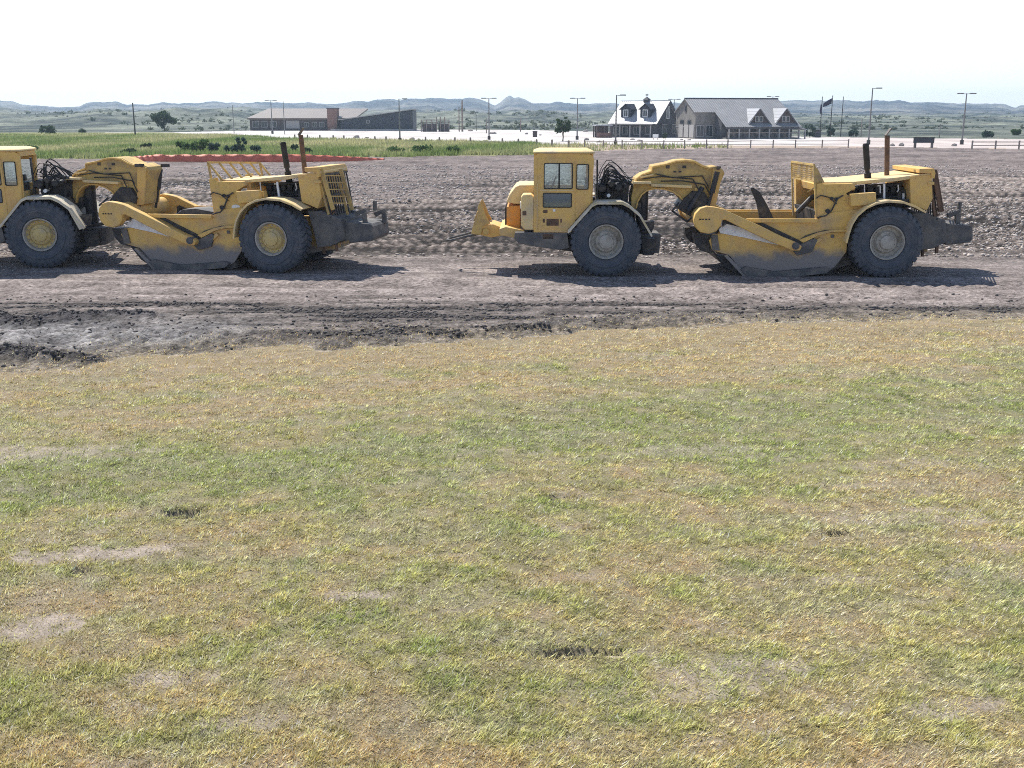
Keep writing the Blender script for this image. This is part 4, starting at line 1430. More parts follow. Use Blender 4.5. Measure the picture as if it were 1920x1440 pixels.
        A, B = -1.3, -1.1
        a, b, c, d = L3(1483, 303, .6), L3(1528, 309, A), L3(1486, 404, .6), L3(1532, 412, A)
        mb.bar(a, b, .05); mb.bar(a, c, .045); mb.bar(b, d, .05)
        m0, m1 = L3(1484, 333, .6), L3(1528, 340, A)
        mb.bar(m0, m1, .04)
        for k in range(1, 18):
            f = k / 18
            mb.bar(Vector(a).lerp(Vector(b), f), Vector(m0).lerp(Vector(m1), f), .022)
        for k in range(1, 8):
            f = k / 8
            mb.bar(Vector(a).lerp(Vector(m0), f), Vector(b).lerp(Vector(m1), f), .016)
        mb.bar(L3(1514, 360, -.3), L3(1532, 350, A), .03)
        mb.prism(PL([(1529, 311), (1534, 316), (1547, 342), (1532, 345)], A), A - .02, A + .03)
    sp(mb, 'overflow_guard', 'yellow_grimy', 0)
    # rear frame rising to the engine
    mb = MB()
    rf = [(1532, 412), (1531, 340), (1541, 338), (1543, 345), (1600, 344), (1604, 352), (1586, 362), (1590, 366), (1640, 362), (1641, 378), (1614, 388),
          (1602, 402), (1594, 412), (1590, 432), (1560, 432), (1548, 412)]
    mb.prism(PL(rf, -1.25), -1.32, -1.05)
    mb.prism(PL(rf, -1.25), 1.05, 1.32)
    mb.prism(PL([(1534, 346), (1600, 344), (1600, 356), (1536, 360)], -.9), -1.05, 1.05)
    mb.prism(PL([(1540, 420), (1720, 412), (1735, 470), (1600, 492), (1556, 505)], -.5), -.62, .62)
    rfo = sp(mb, 'rear_frame', 'yellow_muddy', .012)
    mb = MB()
    mb.tube([L3(1534, 408, -1.36), L3(1550, 404, -1.36), L3(1560, 395, -1.38), L3(1572, 372, -1.38), L3(1582, 366, -1.36)], .022, 6)
    mb.cut(); mb.tube([L3(1532, 372, -1.35), L3(1540, 366, -1.37), L3(1556, 370, -1.38), L3(1570, 382, -1.37)], .016, 6)
    mb.cut()
    for (px, py, r_) in ((1560, 372, .05), (1568, 373, .05), (1552, 395, .06)):
        c = L(px, py, -1.3); mb.lathe([(r_, -1.36), (r_, -1.3)], (c[0], 0, c[1]), 10); mb.cut()
    sp(mb, 'hose_run', 'dark_steel', 0, rfo)
    if left_one:
        p = L(1582, 394, -1.33)
        sp(MB().prism([(p[0] + .13 * math.cos(t), p[1] + .07 * math.sin(t)) for t in np.linspace(0, 6.283, 17)[:-1]], -1.335, -1.31), 'warning_plate', 'white', 0, rfo)
    mb = MB()   # battery / tank box on the near side with bright lid
    mb.prism(PL([(1594, 363), (1641, 360), (1641, 378), (1620, 384), (1594, 386)], -1.4), -1.52, -1.33)
    sp(mb, 'tank_box', 'yellow', .015)
    # engine hood top, radiator housing
    mb = MB()
    mb.prism(PL([(1541, 341), (1600, 340), (1680, 332), (1750, 322), (1750, 327), (1680, 339), (1600, 346), (1541, 347)], -1.0), -1.1, 1.0)
    sp(mb, 'engine_hood', 'yellow_dusty', .012)
    mb = MB()
    mb.prism(PL([(1705, 330), (1745, 327), (1747, 372), (1736, 394), (1722, 388), (1706, 382)], -1.08), -1.12, 1.05)
    mb.prism(PL([(1722, 316), (1749, 315), (1752, 324), (1750, 334), (1744, 334), (1744, 324), (1722, 324)], -1.1), -1.16, 1.1)
    mb.prism(PL([(1738, 340), (1750, 340), (1750, 346), (1738, 346)], -1.1), -1.15, -1.0)
    rad = sp(mb, 'radiator_housing', 'yellow', .012)
    mb = MB()   # louvred rear screen
    xa, za = L(1747, 330, -1.0); xb, zb_ = L(1752, 410, -1.0)
    for k in range(11):
        y = -.95 + k * .19
        mb.bar((xa + .04, y, za), (xb + .04, y, zb_), .05, .03)
    for f in (0, .5, 1):
        mb.bar((xa + .05 + (xb - xa) * f, -1.0, za + (zb_ - za) * f), (xa + .05 + (xb - xa) * f, 1.0, za + (zb_ - za) * f), .05)
    sp(mb, 'rear_screen', 'dark_steel', 0, rad)
    mb = MB()   # sloping struts down to the push block
    yA, yB = (-1.05, 1.05) if not left_one else (-1.0, -.25)
    for y in (yA, yB):
        mb.bar(L3(1749, 318, y), L3(1762, 396, y), .07, .10)
        mb.bar(L3(1744, 345, y), L3(1752, 405, y), .05, .06)
    for k in range(5):
        f = (k + 1) / 6
        mb.bar(Vector(L3(1749, 318, yA)).lerp(Vector(L3(1762, 396, yA)), f), Vector(L3(1749, 318, yB)).lerp(Vector(L3(1762, 396, yB)), f), .03)
    sp(mb, 'rear_ladder', 'rust' if not left_one else 'yellow_grimy', 0)
    # engine block seen under the hood
    mb = MB()
    mb.prism(PL([(1600, 352), (1700, 344), (1702, 388), (1600, 394)], -.3), -.42, .42)
    for k in range(6):
        px = 1618 + k * 14
        c = L(px, 352, -.6); mb.box(c[0] - .07, c[0] + .07, -.62, -.35, c[1] - .12, c[1] + .03)
    mb.tube([L3(1612, 350, -.68), L3(1690, 345, -.68)], .045, 8)
    mb.tube([L3(1626, 374, -.72), L3(1700, 366, -.72)], .03, 8)
    c = L(1690, 366, -.6); mb.lathe([(.17, -.75), (.17, -.5)], (c[0], 0, c[1]), 18)
    c = L(1648, 372, -.6); mb.lathe([(.09, -.85), (.09, -.45)], (c[0], 0, c[1]), 14)
    mb.prism(PL([(1600, 372), (1708, 372), (1708, 384), (1600, 388)], -.9), -1.0, -.9)
    eng = sp(mb, 'engine', 'dark_steel', .008)
    mb = MB()
    for px, w in ((1657.5, .05),):
        mb.bar(L3(px, 344, -1.02), L3(px, 374, -1.02), w)
    mb.cut(); mb.bar(L3(1621, 344, -1.0), L3(1621, 364, -1.0), .025)
    mb.cut(); mb.bar(L3(1645, 348, -.9), L3(1650, 348, -.9), .03); mb.bar(L3(1650, 348, -.9), L3(1650, 362, -.9), .035)
    mb.cut(); mb.tube([L3(1683, 346, -.8), L3(1684, 356, -.8), L3(1681, 360, -.8)], .02, 6)
    mb.cut(); mb.tube([L3(1693, 362, -.8), L3(1693, 374, -.8)], .035, 8)
    sp(mb, 'engine_pipe', 'bright_steel', 0, eng)
    # exhausts
    mb = MB()
    a, b = (L3(1630, 345, .0), L3(1627, 270, .0)) if left_one else (L3(1627, 345, -.4), L3(1622.5, 271, -.4))
    A, B = Vector(a), Vector(b)
    mb.tube([A, A.lerp(B, .28), A.lerp(B, .29), A.lerp(B, .36), A.lerp(B, .38), A.lerp(B, 1)], [.095, .095, .06, .06, .085, .085], 14)
    mb.tube([A.lerp(B, .98), A.lerp(B, 1.03)], [.09, .07], 14)
    sp(mb, 'exhaust_stack', 'exhaust', 0)
    mb = MB()
    ex = 8 if left_one else 0
    a, b = L3(1661 + ex, 340, -.1), L3(1662 + ex, 254, -.1)
    mb.tube([a, b], .07, 14)
    e = sp(mb, 'exhaust_stack', 'rust', 0)
    f = L3(1662 + ex, 252, -.1)
    mb = MB().obox((f[0] + .02, f[1], f[2] + .07), (.07, 0, .10), (0, .08, 0), (-.012, 0, .009))
    sp(mb, 'rain_flap', 'muddy_steel', 0, e)
    if left_one:
        pass
    # rear mudguards
    path = PL([(1586, 452), (1590, 436), (1596, 418), (1606, 402), (1622, 388), (1640, 380), (1662, 376), (1690, 378), (1712, 386), (1730, 396)], -1.5)
    mb = MB(); st = offset_strip(path, .03)
    lip = offset_strip([(p[0], p[1] - .03) for p in path], .05)
    mb.prism(st, -1.70, -.98); mb.prism(lip, -1.725, -1.70); mb.cut().prism(st, .98, 1.70); mb.prism(lip, 1.70, 1.725)
    sp(mb, 'mudguard', 'yellow_dusty', .004)
    # push block and rear frame end
    mb = MB()
    mb.prism(PL([(1706, 398), (1735, 398), (1768, 412), (1770, 452), (1745, 464), (1716, 468), (1712, 430)], -.85), -1.0, -.72)
    mb.prism(PL([(1706, 398), (1735, 398), (1768, 412), (1770, 452), (1745, 464), (1716, 468), (1712, 430)], -.85), .72, 1.0)
    mb.prism(PL([(1716, 404), (1768, 412), (1770, 452), (1716, 466)], -.6), -.72, .72)
    mb.prism(PL([(1768, 418), (1815, 421), (1819, 426), (1819, 446), (1814, 453), (1768, 458)], -.62), -.72, .72)
    pb = sp(mb, 'push_block', 'muddy_steel', .02)
    mb = MB()
    for yy in (-.4, .4):
        mb.prism(PL([(1772, 400), (1795, 392), (1798, 397), (1776, 408)], yy), yy - .05, yy + .05)
        mb.prism(PL([(1788, 400), (1796, 400), (1796, 420), (1788, 420)], yy), yy - .06, yy + .06); mb.cut()
    mb.tube([L3(1797, 378, 0), L3(1794, 396, 0)], .06, 10)
    sp(mb, 'bail_hook', 'dark_steel' if False else 'muddy_steel', .01, pb)
    mb = MB()
    mb.box(L(1728, 0, -.9)[0] if False else L(1727, 466, -.9)[0], L(1731, 466, -.9)[0], -.95, -.88, L(1728, 480, -.9)[1], L(1728, 460, -.9)[1]).cut()
    mb.box(L(1752, 466, -.9)[0], L(1757, 466, -.9)[0], -.95, -.88, L(1752, 474, -.9)[1], L(1752, 452, -.9)[1]).cut()
    for k, (p, q) in enumerate((((1758, 388), (1752, 402)), ((1760, 400), (1748, 408)))):
        mb.tube([L3(*p, -.9), L3(*q, -.9)], .02, 6); mb.cut()
    sp(mb, 'drain_pipe', 'rust', 0, pb)
    xr = L(1655, 457, -1.3)[0]
    mb = MB().lathe([(.28, -1.25), (.28, -.6), (.36, -.3), (.36, .3), (.28, .6), (.28, 1.25)], (xr, 0, .95), 16)
    sp(mb, 'axle', 'dark_steel', 0)
    for sd in (-1, 1):
        add_wheel(root, (xr, sd * 1.36, .955), sd, rim_m)
    return root


scraper('scraper', 'complete yellow scraper on the right with grey wheel hubs and its whole cab in view', (XC, YC, 0), R(-1.2), R(0), False)
LYAW = R(-11)
pl = gnd(507, 512)
# put the left machine's rear near wheel where it stands
off = Vector((L(1655, 457, -1.3)[0] - .08, -1.66, 0))
ro = Matrix.Rotation(LYAW, 4, 'Z') @ off
scraper('scraper', 'yellow scraper on the left with yellow wheel hubs, its cab cut by the picture edge', (pl.x - ro.x, pl.y - ro.y, 0), LYAW, R(20), True)

# ================================================================ BUILDINGS
def site(px, py, Y=None):
    return gnd(px, py) if Y is None else at(px, py, Y)


def gable_block(mb_wall, x0, x1, y0, y1, z0, ze, zr):
    """walls of a block whose ridge runs along x"""
    ym = (y0 + y1) / 2
    vs = [(x0, y0, z0), (x1, y0, z0), (x1, y1, z0), (x0, y1, z0), (x0, y0, ze), (x1, y0, ze), (x1, y1, ze), (x0, y1, ze), (x0, ym, zr), (x1, ym, zr)]
    mb_wall.add(vs, [(0, 3, 2, 1), (0, 1, 5, 4), (2, 3, 7, 6), (0, 4, 8, 7, 3), (1, 2, 6, 9, 5), (4, 5, 9, 8), (6, 7, 8, 9)])


def slab(mb, a, b, c, d, th):
    """a roof plane: quad a b c d (counter-clockwise from above) with thickness"""
    P_ = [Vector(p) for p in (a, b, c, d)]
    n = (P_[1] - P_[0]).cross(P_[3] - P_[0]).normalized()
    if n.z < 0: n = -n
    vs = [p for p in P_] + [p + n * th for p in P_]
    mb.add(vs, [(3, 2, 1, 0), (4, 5, 6, 7)] + [(i, (i + 1) % 4, 4 + (i + 1) % 4, 4 + i) for i in range(4)])


def window(parent, x, y, z, w, h, nx=(0, -1), frame='trim', mullion=True):
    """window set proud of a wall; nx the wall's outward normal in plan"""
    n = Vector((nx[0], nx[1], 0)); t = Vector((-n.y, n.x, 0))
    c = Vector((x, y, z))
    f = MB()
    b = .12
    f.obox(c + n * .04 + Vector((0, 0, h / 2)), t * (w / 2 + b), n * .06, (0, 0, b / 2))
    f.obox(c + n * .04 - Vector((0, 0, h / 2)), t * (w / 2 + b), n * .06, (0, 0, b / 2))
    for sd in (-1, 1):
        f.obox(c + n * .04 + t * sd * (w / 2 + b / 2), t * b / 2, n * .055, (0, 0, h / 2 - b / 2))
    if mullion: f.obox(c + n * .04, t * .035, n * .05, (0, 0, h / 2 - b / 2))
    fo = f.build('window', M[frame], parent)
    MB().obox(c + n * .03, t * w / 2, n * .02, (0, 0, h / 2)).build('pane', M['pane'], fo)
    return fo


# ---- long-roofed house on the right
HY = 205.0
K = (HY * CP + CAM_H * SP) / FPX          # metres per photo pixel there
g0 = at(1283, 258, HY)


def hz(py, Y=HY): return max(0.0, at(960, py, Y).z)


def long_house():
    yaw = R(14)
    rt = empty('long_roof_house', (at(1284, 258, HY + 1).x, HY + 1, 0), yaw)
    tag(rt, 'long grey roofed house with stone gable end, two front dormers and a porch', 'house')
    zr, ze = hz(185.5), hz(210)           # ridge, high eave
    D = 4.6                               # half depth of the gable block
    Lr = (1461 - 1284) * K / math.cos(yaw) * 1.01
    x0 = 0.0
    w = MB()
    gable_block(w, x0, Lr, -D, D, -.2, ze - .02, zr - .12)
    wall = w.build('wall', M['stone'], rt)
    slope = (zr - ze) / D
    # side wing under the catslide
    zl = hz(238); yl = -(zr - zl) / slope
    xs = 3.9
    w = MB()
    w.add([(xs, yl + 2.4, -.2), (xs, -D, -.2), (xs, -D, ze - .1), (xs, yl + 2.4, ze - .1 - slope * (-(yl + 2.4) - D)),
           (Lr - .3, yl + 2.4, -.2), (Lr - .3, -D, -.2), (Lr - .3, -D, ze - .1), (Lr - .3, yl + 2.4, ze - .1 - slope * (-(yl + 2.4) - D))],
          [(0, 1, 2, 3), (7, 6, 5, 4), (0, 3, 7, 4), (3, 2, 6, 7), (1, 5, 6, 2), (0, 4, 5, 1)])
    w.build('wall', M['board'], rt)
    r = MB(); slab(r, (-.35, -D - .25, ze - slope * .25), (xs - .2, -D - .25, ze - slope * .25), (xs - .2, 0, zr), (-.35, 0, zr), .12)
    r.build('roof', M['grey_roof'], rt)
    r = MB(); slab(r, (xs - .2, yl, zl), (Lr + .3, yl, zl), (Lr + .3, 0, zr), (xs - .2, 0, zr), .12); r.build('roof', M['grey_roof'], rt)
    r = MB(); slab(r, (Lr + .3, D + .25, ze - slope * .25), (-.35, D + .25, ze - slope * .25), (-.35, 0, zr), (Lr + .3, 0, zr), .12)
    rf = r.build('roof', M['grey_roof'], rt)
    MB().box(-.4, Lr + .35, -.14, .14, zr + .08, zr + .24).build('ridge_cap', M['board'], rf)
    # gable end openings
    window(rt, -.02, 0, hz(204), .5, 1.0, (-1, 0), 'board')
    window(rt, -.02, -1.9, hz(229), 1.2, .7, (-1, 0), 'board'); window(rt, -.02, 1.5, hz(229), 1.3, .7, (-1, 0), 'board')
    window(rt, 1.0, -D - .02, hz(245), 1.3, 2.0); window(rt, 2.8, -D - .02, hz(245), 1.2, 2.0)
    for yy in (-3.2, -.7, 1.9):
        MB().box(-.12, -.02, yy - 1.0, yy + 1.0, .2, 2.5).build('door', M['trim'], rt)
    bnd = MB().box(-.06, -.03, -D, D, hz(238), hz(237)).build('band_course', M['trim'], rt)
    # dormers
    for px in (1388, 1440):
        xd = (px - 1284) * K / math.cos(yaw) * 1.0
        hw = 2.1; zt = hz(204); zb = hz(231)
        yf = yl + 1.3
        sl2 = (zt - zb) / hw
        f = MB().add([(xd - hw, yf, zb), (xd + hw, yf, zb), (xd, yf, zt), (xd - hw, yf + .2, zb), (xd + hw, yf + .2, zb), (xd, yf + .2, zt)],
                     [(0, 1, 2), (5, 4, 3), (0, 3, 4, 1), (1, 4, 5, 2), (2, 5, 3, 0)])
        do = f.build('dormer', M['brown_board'], rt)
        yb = -(zr - zt) / slope                       # where the dormer ridge meets the main slope
        rr_ = MB()
        for sd in (-1, 1):
            ex = xd + sd * (hw + .3); ez = zt - sl2 * (hw + .3)
            ye = -(zr - ez) / slope
            a, b, c, d = (xd, yf - .35, zt + .03), (ex, yf - .35, ez + .03), (ex, min(ye, yf + .1) + .02, ez + .03), (xd, yb, zt + .03)
            slab(rr_, a, b, c, d, .1)
            rr_.cut()
        for m in rr_.pieces(): m.build('dormer_roof', M['white_roof'], do)
        for dx in (-.42, .42):
            window(rt, xd + dx, yf - .02, hz(223), .5, 1.0, (0, -1), 'trim', False)
    # porch
    pr = MB()
    for k in range(8):
        x = xs + .6 + (Lr - xs - .6) * k / 7
        pr.box(x - .12, x + .12, yl + .25, yl + .49, -.1, zl - .02); pr.cut()
    pr.build('porch_post', M['trim'], rt)
    MB().box(xs, Lr + .2, yl + .2, yl + .5, zl - .28, zl - .06).build('porch_beam', M['board'], rt)
    MB().box(xs, Lr, yl + .3, yl + 2.4, -.2, .25).build('porch_floor', M['stone'], rt)
    rl = MB(); rl.box(xs + .2, Lr - .2, yl + .34, yl + .40, 1.1, 1.2)
    for k in range(60):
        x = xs + .3 + (Lr - xs - .6) * k / 59; rl.box(x - .02, x + .02, yl + .35, yl + .39, .25, 1.1)
    rl.build('porch_railing', M['wood'], rt)
    for x in (6.2, 8.4, 11.5, 14.0, 16.2):
        window(rt, x, yl + 2.38, 1.75, 1.1, 1.5)
    # low hipped end of the porch on the right
    r = MB(); slab(r, (Lr - .2, yl - .2, zl - .1), (Lr + 1.3, yl - .2, zl - .5), (Lr + 1.3, 1.5, zl - .5), (Lr - .2, 1.5, zl + .5), .1)
    r.build('porch_roof', M['white_roof'], rt)
    p = MB()
    for y in (yl + .1, yl + 2.4, 1.2): p.box(Lr + 1.0, Lr + 1.2, y - .1, y + .1, -.1, zl - .5); p.cut()
    p.build('porch_post', M['trim'], rt)
    return rt


long_house()


def white_house():
    Yh = 214.0; k = (Yh * CP + CAM_H * SP) / FPX
    # ridge's near end is the gable facing right; ridge runs away to the left
    th = R(38)
    W = 9.6; Lh = 10.6
    zr, ze = hz(190, Yh), hz(233, Yh)
    gx = at(1253, 258, Yh).x
    rt = empty('white_roof_house', (gx, Yh, 0), R(180) - th)
    # local +x runs left and away along the ridge; local +y faces left-front
    tag(rt, 'white metal roofed house with two dark dormers, left of the stone gable', 'house')
    D = W / 2
    w = MB(); gable_block(w, .3, Lh - .2, -D + .5, D - .5, -.2, ze + .15, zr - .25)
    w.build('wall', M['board'], rt)
    sl = (zr - ze) / D
    for sd in (1, -1):
        r = MB(); slab(r, (-.2, sd * D, ze), (Lh + .3, sd * D, ze), (Lh + .3, 0, zr), (-.2, 0, zr), .14)
        r.build('roof', M['white_roof'], rt)
    MB().box(-.25, Lh + .35, -.12, .12, zr + .06, zr + .2).build('ridge_cap', M['trim'], rt)
    # verge boards on the gable
    v = MB()
    for sd in (1, -1):
        v.bar((-.24, sd * (D + .05), ze - .1), (-.24, 0, zr - .05), .08, .35); v.cut()
    v.build('verge_board', M['board'], rt)
    window(rt, .28, 0, hz(211, Yh), .9, 2.2, (-1, 0), 'white')
    for y in (-2.6, 1.2):
        window(rt, .28, y, 1.6, 1.6, 1.7, (-1, 0))
    MB().box(.18, .28, -D + .6, D - .6, hz(236, Yh), hz(234.5, Yh)).build('band_course', M['board'], rt)
    # dormers on the left-front slope
    for xd in (3.2, 7.6):
        hw = 1.15; zt = hz(195, Yh); zb = hz(222, Yh); zc = zt - .9
        yf = (zr - zb) / sl
        d = MB()
        yc = (zr - zc) / sl; yt = (zr - zt) / sl
        vs = [(xd - hw, yf, zb), (xd + hw, yf, zb), (xd + hw, yf, zc), (xd, yf, zt), (xd - hw, yf, zc), (xd - hw, yc, zc), (xd + hw, yc, zc), (xd, yt, zt)]
        d.add(vs, [(0, 1, 2, 3, 4), (0, 4, 5), (1, 6, 2), (2, 6, 7, 3), (4, 3, 7, 5), (0, 5, 7, 6, 1)])
        do = d.build('dormer', M['slate_metal'], rt)
        dr = MB()
        for sd in (-1, 1):
            slab(dr, (xd, yf + .3, zt + .02), (xd + sd * (hw + .25), yf + .3, zc - .18), (xd + sd * (hw + .25), yc - .2, zc - .18), (xd, yt - .1, zt + .02), .08); dr.cut()
        for m in dr.pieces(): m.build('dormer_roof', M['slate_metal'], do)
        window(rt, xd, yf + .02, zb + .95, .85, 1.3, (0, 1), 'white')
    # weather vane / cupola at the ridge
    c = MB().box(4.6, 5.6, -.5, .5, zr - .1, zr + .35)
    c.add([(4.5, -.6, zr + .35), (5.7, -.6, zr + .35), (5.7, .6, zr + .35), (4.5, .6, zr + .35), (5.1, 0, zr + .95)], [(3, 2, 1, 0), (0, 1, 4), (1, 2, 4), (2, 3, 4), (3, 0, 4)])
    cu = c.build('cupola', M['board'], rt)
    MB().tube([(5.1, 0, zr + .9), (5.1, 0, zr + 1.5)], .05, 6).bar((4.8, 0, zr + 1.25), (5.4, 0, zr + 1.25), .05, .22).build('weather_vane', M['dark_pole'], cu)
    # low front porch on the left-front side
    p = MB()
    for k_ in range(5):
        x = .6 + k_ * 2.3; p.box(x - .1, x + .1, D + .9, D + 1.1, -.1, 2.3); p.cut()
    p.build('porch_post', M['trim'], rt)
    r = MB(); slab(r, (.2, D + 1.4, 2.35), (Lh - .3, D + 1.4, 2.35), (Lh - .3, D - .55, 2.6), (.2, D - .55, 2.6), .1); r.build('porch_roof', M['board'], rt)
    for x in (2.0, 4.6, 7.2, 9.2):
        window(rt, x, D - .48, 1.3, 1.1, 1.4, (0, 1))


white_house()


def pavilion():
    Yp = 212.0
    rt = empty('pavilion', (at(1131, 255, Yp).x, Yp, 0), R(6))
    tag(rt, 'low brown shelter with a thin pale flat roof left of the white roofed house', 'shelter')
    z = hz(236, Yp)
    MB().box(-1.7, 1.5, -1.5, 2.5, z, z + .22).build('roof', M['white_roof'], rt)
    p = MB()
    for x in (-1.5, 0, 1.3):
        for y in (-1.3, 2.2): p.box(x - .1, x + .1, y - .1, y + .1, -.1, z - .01); p.cut()
    p.build('post', M['brown_board'], rt)
    MB().box(-1.4, 1.2, 1.6, 1.8, -.1, z - .02).build('wall', M['brown_board'], rt)
    MB().box(-1.5, 1.3, -1.42, -1.3, .0, .95).build('screen_wall', M['brick'], rt)


pavilion()


def visitor_building():
    Yv = 305.0; k = (Yv * CP + CAM_H * SP) / FPX

    def X(px): return at(px, 240, Yv).x

    def Z(py): return at(960, py, Yv).z
    rt = empty('lodge_building', (X(560), Yv, 0), 0)
    tag(rt, 'long low brown building with tan roof and square brick tower far left of centre', 'building')
    o = X(560)
    zb = Z(244) - .8
    MB().box(X(469) - o, X(620) - o, 0, 16, zb, Z(223)).build('wall', M['brown_board'], rt)
    w = MB().box(X(537) - o, X(562) - o, -.25, 0, Z(241), Z(226)); w.build('wall_panel', M['trim'], rt)
    r = MB(); slab(r, (X(466) - o, -1.2, Z(224)), (X(668) - o, -1.2, Z(224)), (X(676) - o, 17, Z(205.5)), (X(480) - o, 17, Z(205.5)), .4)
    r.build('roof', M['tan_roof'], rt)
    MB().box(X(620) - o, X(668) - o, .4, 16, zb, Z(224)).build('wall', M['brown_board'], rt)
    t = MB().box(X(616) - o, X(634) - o, -1.5, 2.5, zb, Z(204)).build('tower', M['brick'], rt)
    MB().box(X(615) - o, X(635) - o, -1.7, 2.7, Z(204) + .002, Z(202.5)).build('tower_cap', M['board'], t)
    for px in (480, 496, 513):
        window(rt, X(px) - o, -.02, Z(233), 1.6, 1.6)
    for px in (575, 590, 604):
        window(rt, X(px) - o, -.02, Z(234), 1.2, 1.2)
    rt2 = empty('shed_roof_building', (X(700), Yv - 3, 0), 0)
    tag(rt2, 'dark slate clad building whose single sloping roof climbs to the right', 'building')
    o = X(700)
    k2 = (Yv - 3) / Yv
    q = [((X(px) - o), Z(py)) for px, py in ((642, 225), (674, 221), (776, 207), (776, 246), (642, 246))]
    MB().prism(q, 0, 12).build('wall', M['slate_metal'], rt2)
    r = [((X(px) - o), Z(py)) for px, py in ((638, 225.5), (674, 220.5), (780, 205.5), (780, 204), (674, 218.8), (638, 224))]
    MB().prism(r, -.8, 12.8).build('roof', M['trim'], rt2)
    MB().box(X(625) - o, X(778) - o, -1.6, -.5, zb, Z(241.5)).build('plinth', M['trim'], rt2)
    window(rt2, X(693) - o, -.02, Z(228), .8, .8, mullion=False)
    d = MB().box(X(772) - o, X(774.5) - o, -.06, .0, zb, Z(212)).build('downpipe', M['dark_pole'], rt2)


visitor_building()

# ---- low brown shelter and frames right of it
def corral():
    Yv = 285.0
    def X(px): return at(px, 240, Yv).x
    def Z(py): return max(at(960, py, Yv).z, 0)
    o = X(815)
    rt = empty('timber_corral', (o, Yv, 0))
    tag(rt, 'low brown timber enclosure with open rails right of the slate clad building', 'enclosure')
    MB().box(X(792) - o, X(818) - o, 0, 3, -.2, Z(232.5)).build('wall', M['brown_board'], rt)
    MB().box(X(822) - o, X(841) - o, 0, 3, -.2, Z(232.5)).build('wall', M['brown_board'], rt)
    p = MB()
    for px in (790, 800, 810, 819, 826, 834, 842):
        p.box(X(px) - o - .12, X(px) - o + .12, -.3, -.06, -.2, Z(219 if px in (819, 826, 834) else 225)); p.cut()
    p.build('post', M['log'], rt)
    r = MB()
    for py in (225, 229):
        r.box(X(789) - o, X(843) - o, -.05, -.002, Z(py) - .1, Z(py) + .1); r.cut()
    r.build('rail', M['log'], rt)


corral()


# ================================================================ POLES, POSTS, RAILS
def light_pole(px, ytop, ybase, arms, label, Y=None):
    g = gnd(px, ybase) if Y is None else Vector((at(px, ybase, Y).x, Y, 0))
    top = at(px, ytop, g.y).z
    rt = empty('light_pole', (g.x, g.y, ground_z(g.x, g.y)))
    tag(rt, label, 'light pole', 'light poles around the parking lot')
    MB().tube([(0, 0, .5), (0, 0, top)], [.13, .08], 10).build('pole', M['pole'], rt)
    MB().tube([(0, 0, -.1), (0, 0, .65)], .27, 12).build('base', M['dark_pole'], rt)
    for sd in arms:
        MB().bar((sd * .12, 0, top - .08), (sd * .55, 0, top - .05), .07).build('arm', M['pole'], rt)
        MB().box(min(sd * .5, sd * 1.35), max(sd * .5, sd * 1.35), -.22, .22, top - .10, top + .06).build('lamp_head', M['pole'], rt, .02)


for a in ((1082, 184, 262, (-1, 1), 'grey double headed light pole between the sparse dark tree and the low shelter'),
          (917, 184, 262, (-1, 1), 'grey double headed light pole just left of the twin topped butte'),
          (1154, 178, 272, (1,), 'grey light pole with one arm to the right, before the white roof'),
          (1628, 165, 271, (1,), 'tallest grey light pole, one arm to the right, right of the flagpoles'),
          (1803, 175, 271, (-1, 1), 'grey double headed light pole furthest to the right'),
          (750, 185, 266, (1,), 'grey light pole with one short arm before the high end of the slate building'),
          (511, 188, 251, (-1, 1), 'thin double headed light pole above the tan roof')):
    light_pole(*a)
light_pole(1262, 186, 256, (-1, 1), 'double headed light pole rising behind the gap between the two houses', 245)
light_pole(1445, 181, 256, (-1, 1), 'double headed light pole above the right end of the long roof', 245)


def simple_pole(name, px, ytop, ybase, r, label, cat, mat='dark_pole', group=None, hook=False, box=False):
    g = gnd(px, ybase); top = at(px, ytop, g.y).z
    rt = empty(name, (g.x, g.y, ground_z(g.x, g.y)))
    tag(rt, label, cat, group)
    MB().tube([(0, 0, -.1), (0, 0, top)], [r, r * .7], 8).build('pole', M[mat], rt)
    if hook:
        MB().tube([(0, 0, top), (-.3, 0, top + .45), (-.9, 0, top + .6), (-1.5, 0, top + .45)], .06, 6).build('arm', M[mat], rt)
    if box:
        MB().box(-.35, .35, -.2, .2, top - .1, top + .15).build('lamp_head', M[mat], rt)
    return rt, top, g


simple_pole('utility_pole', 254, 193, 257, .16, 'thin dark pole left of the broad tree at the far left', 'pole')
simple_pole('utility_pole', 439, 197, 250, .10, 'thin grey pole between the broad tree and the brown building', 'pole', 'pole')
simple_pole('utility_pole', 534, 190, 252, .10, 'thin grey pole above the tan roof, right of the double headed pole there', 'pole', 'pole')
simple_pole('lamp_post', 893, 215, 246, .09, 'short post with a hooked arm right of the tall timber posts', 'lamp post', hook=True)
simple_pole('timber_post', 867, 188, 247, .26, 'thickest tall dark post of the pair beyond the pale lot', 'post', 'log')
simple_pole('timber_post', 861, 200, 247, .16, 'thinner dark post just left of the thick tall one', 'post', 'log')
simple_pole('timber_post', 976, 222, 247, .16, 'short dark post beyond the lot below the butte', 'post', 'log')
simple_pole('timber_post', 912, 222, 250, .12, 'short post close left of a double headed light pole', 'post', 'log')
simple_pole('marker_post', 1614, 222, 257, .12, 'pale short post on the slope left of the tallest light pole', 'post', 'wood')
simple_pole('marker_post', 1761, 232, 258, .12, 'pale short post on the slope left of the furthest right light pole', 'post', 'wood')


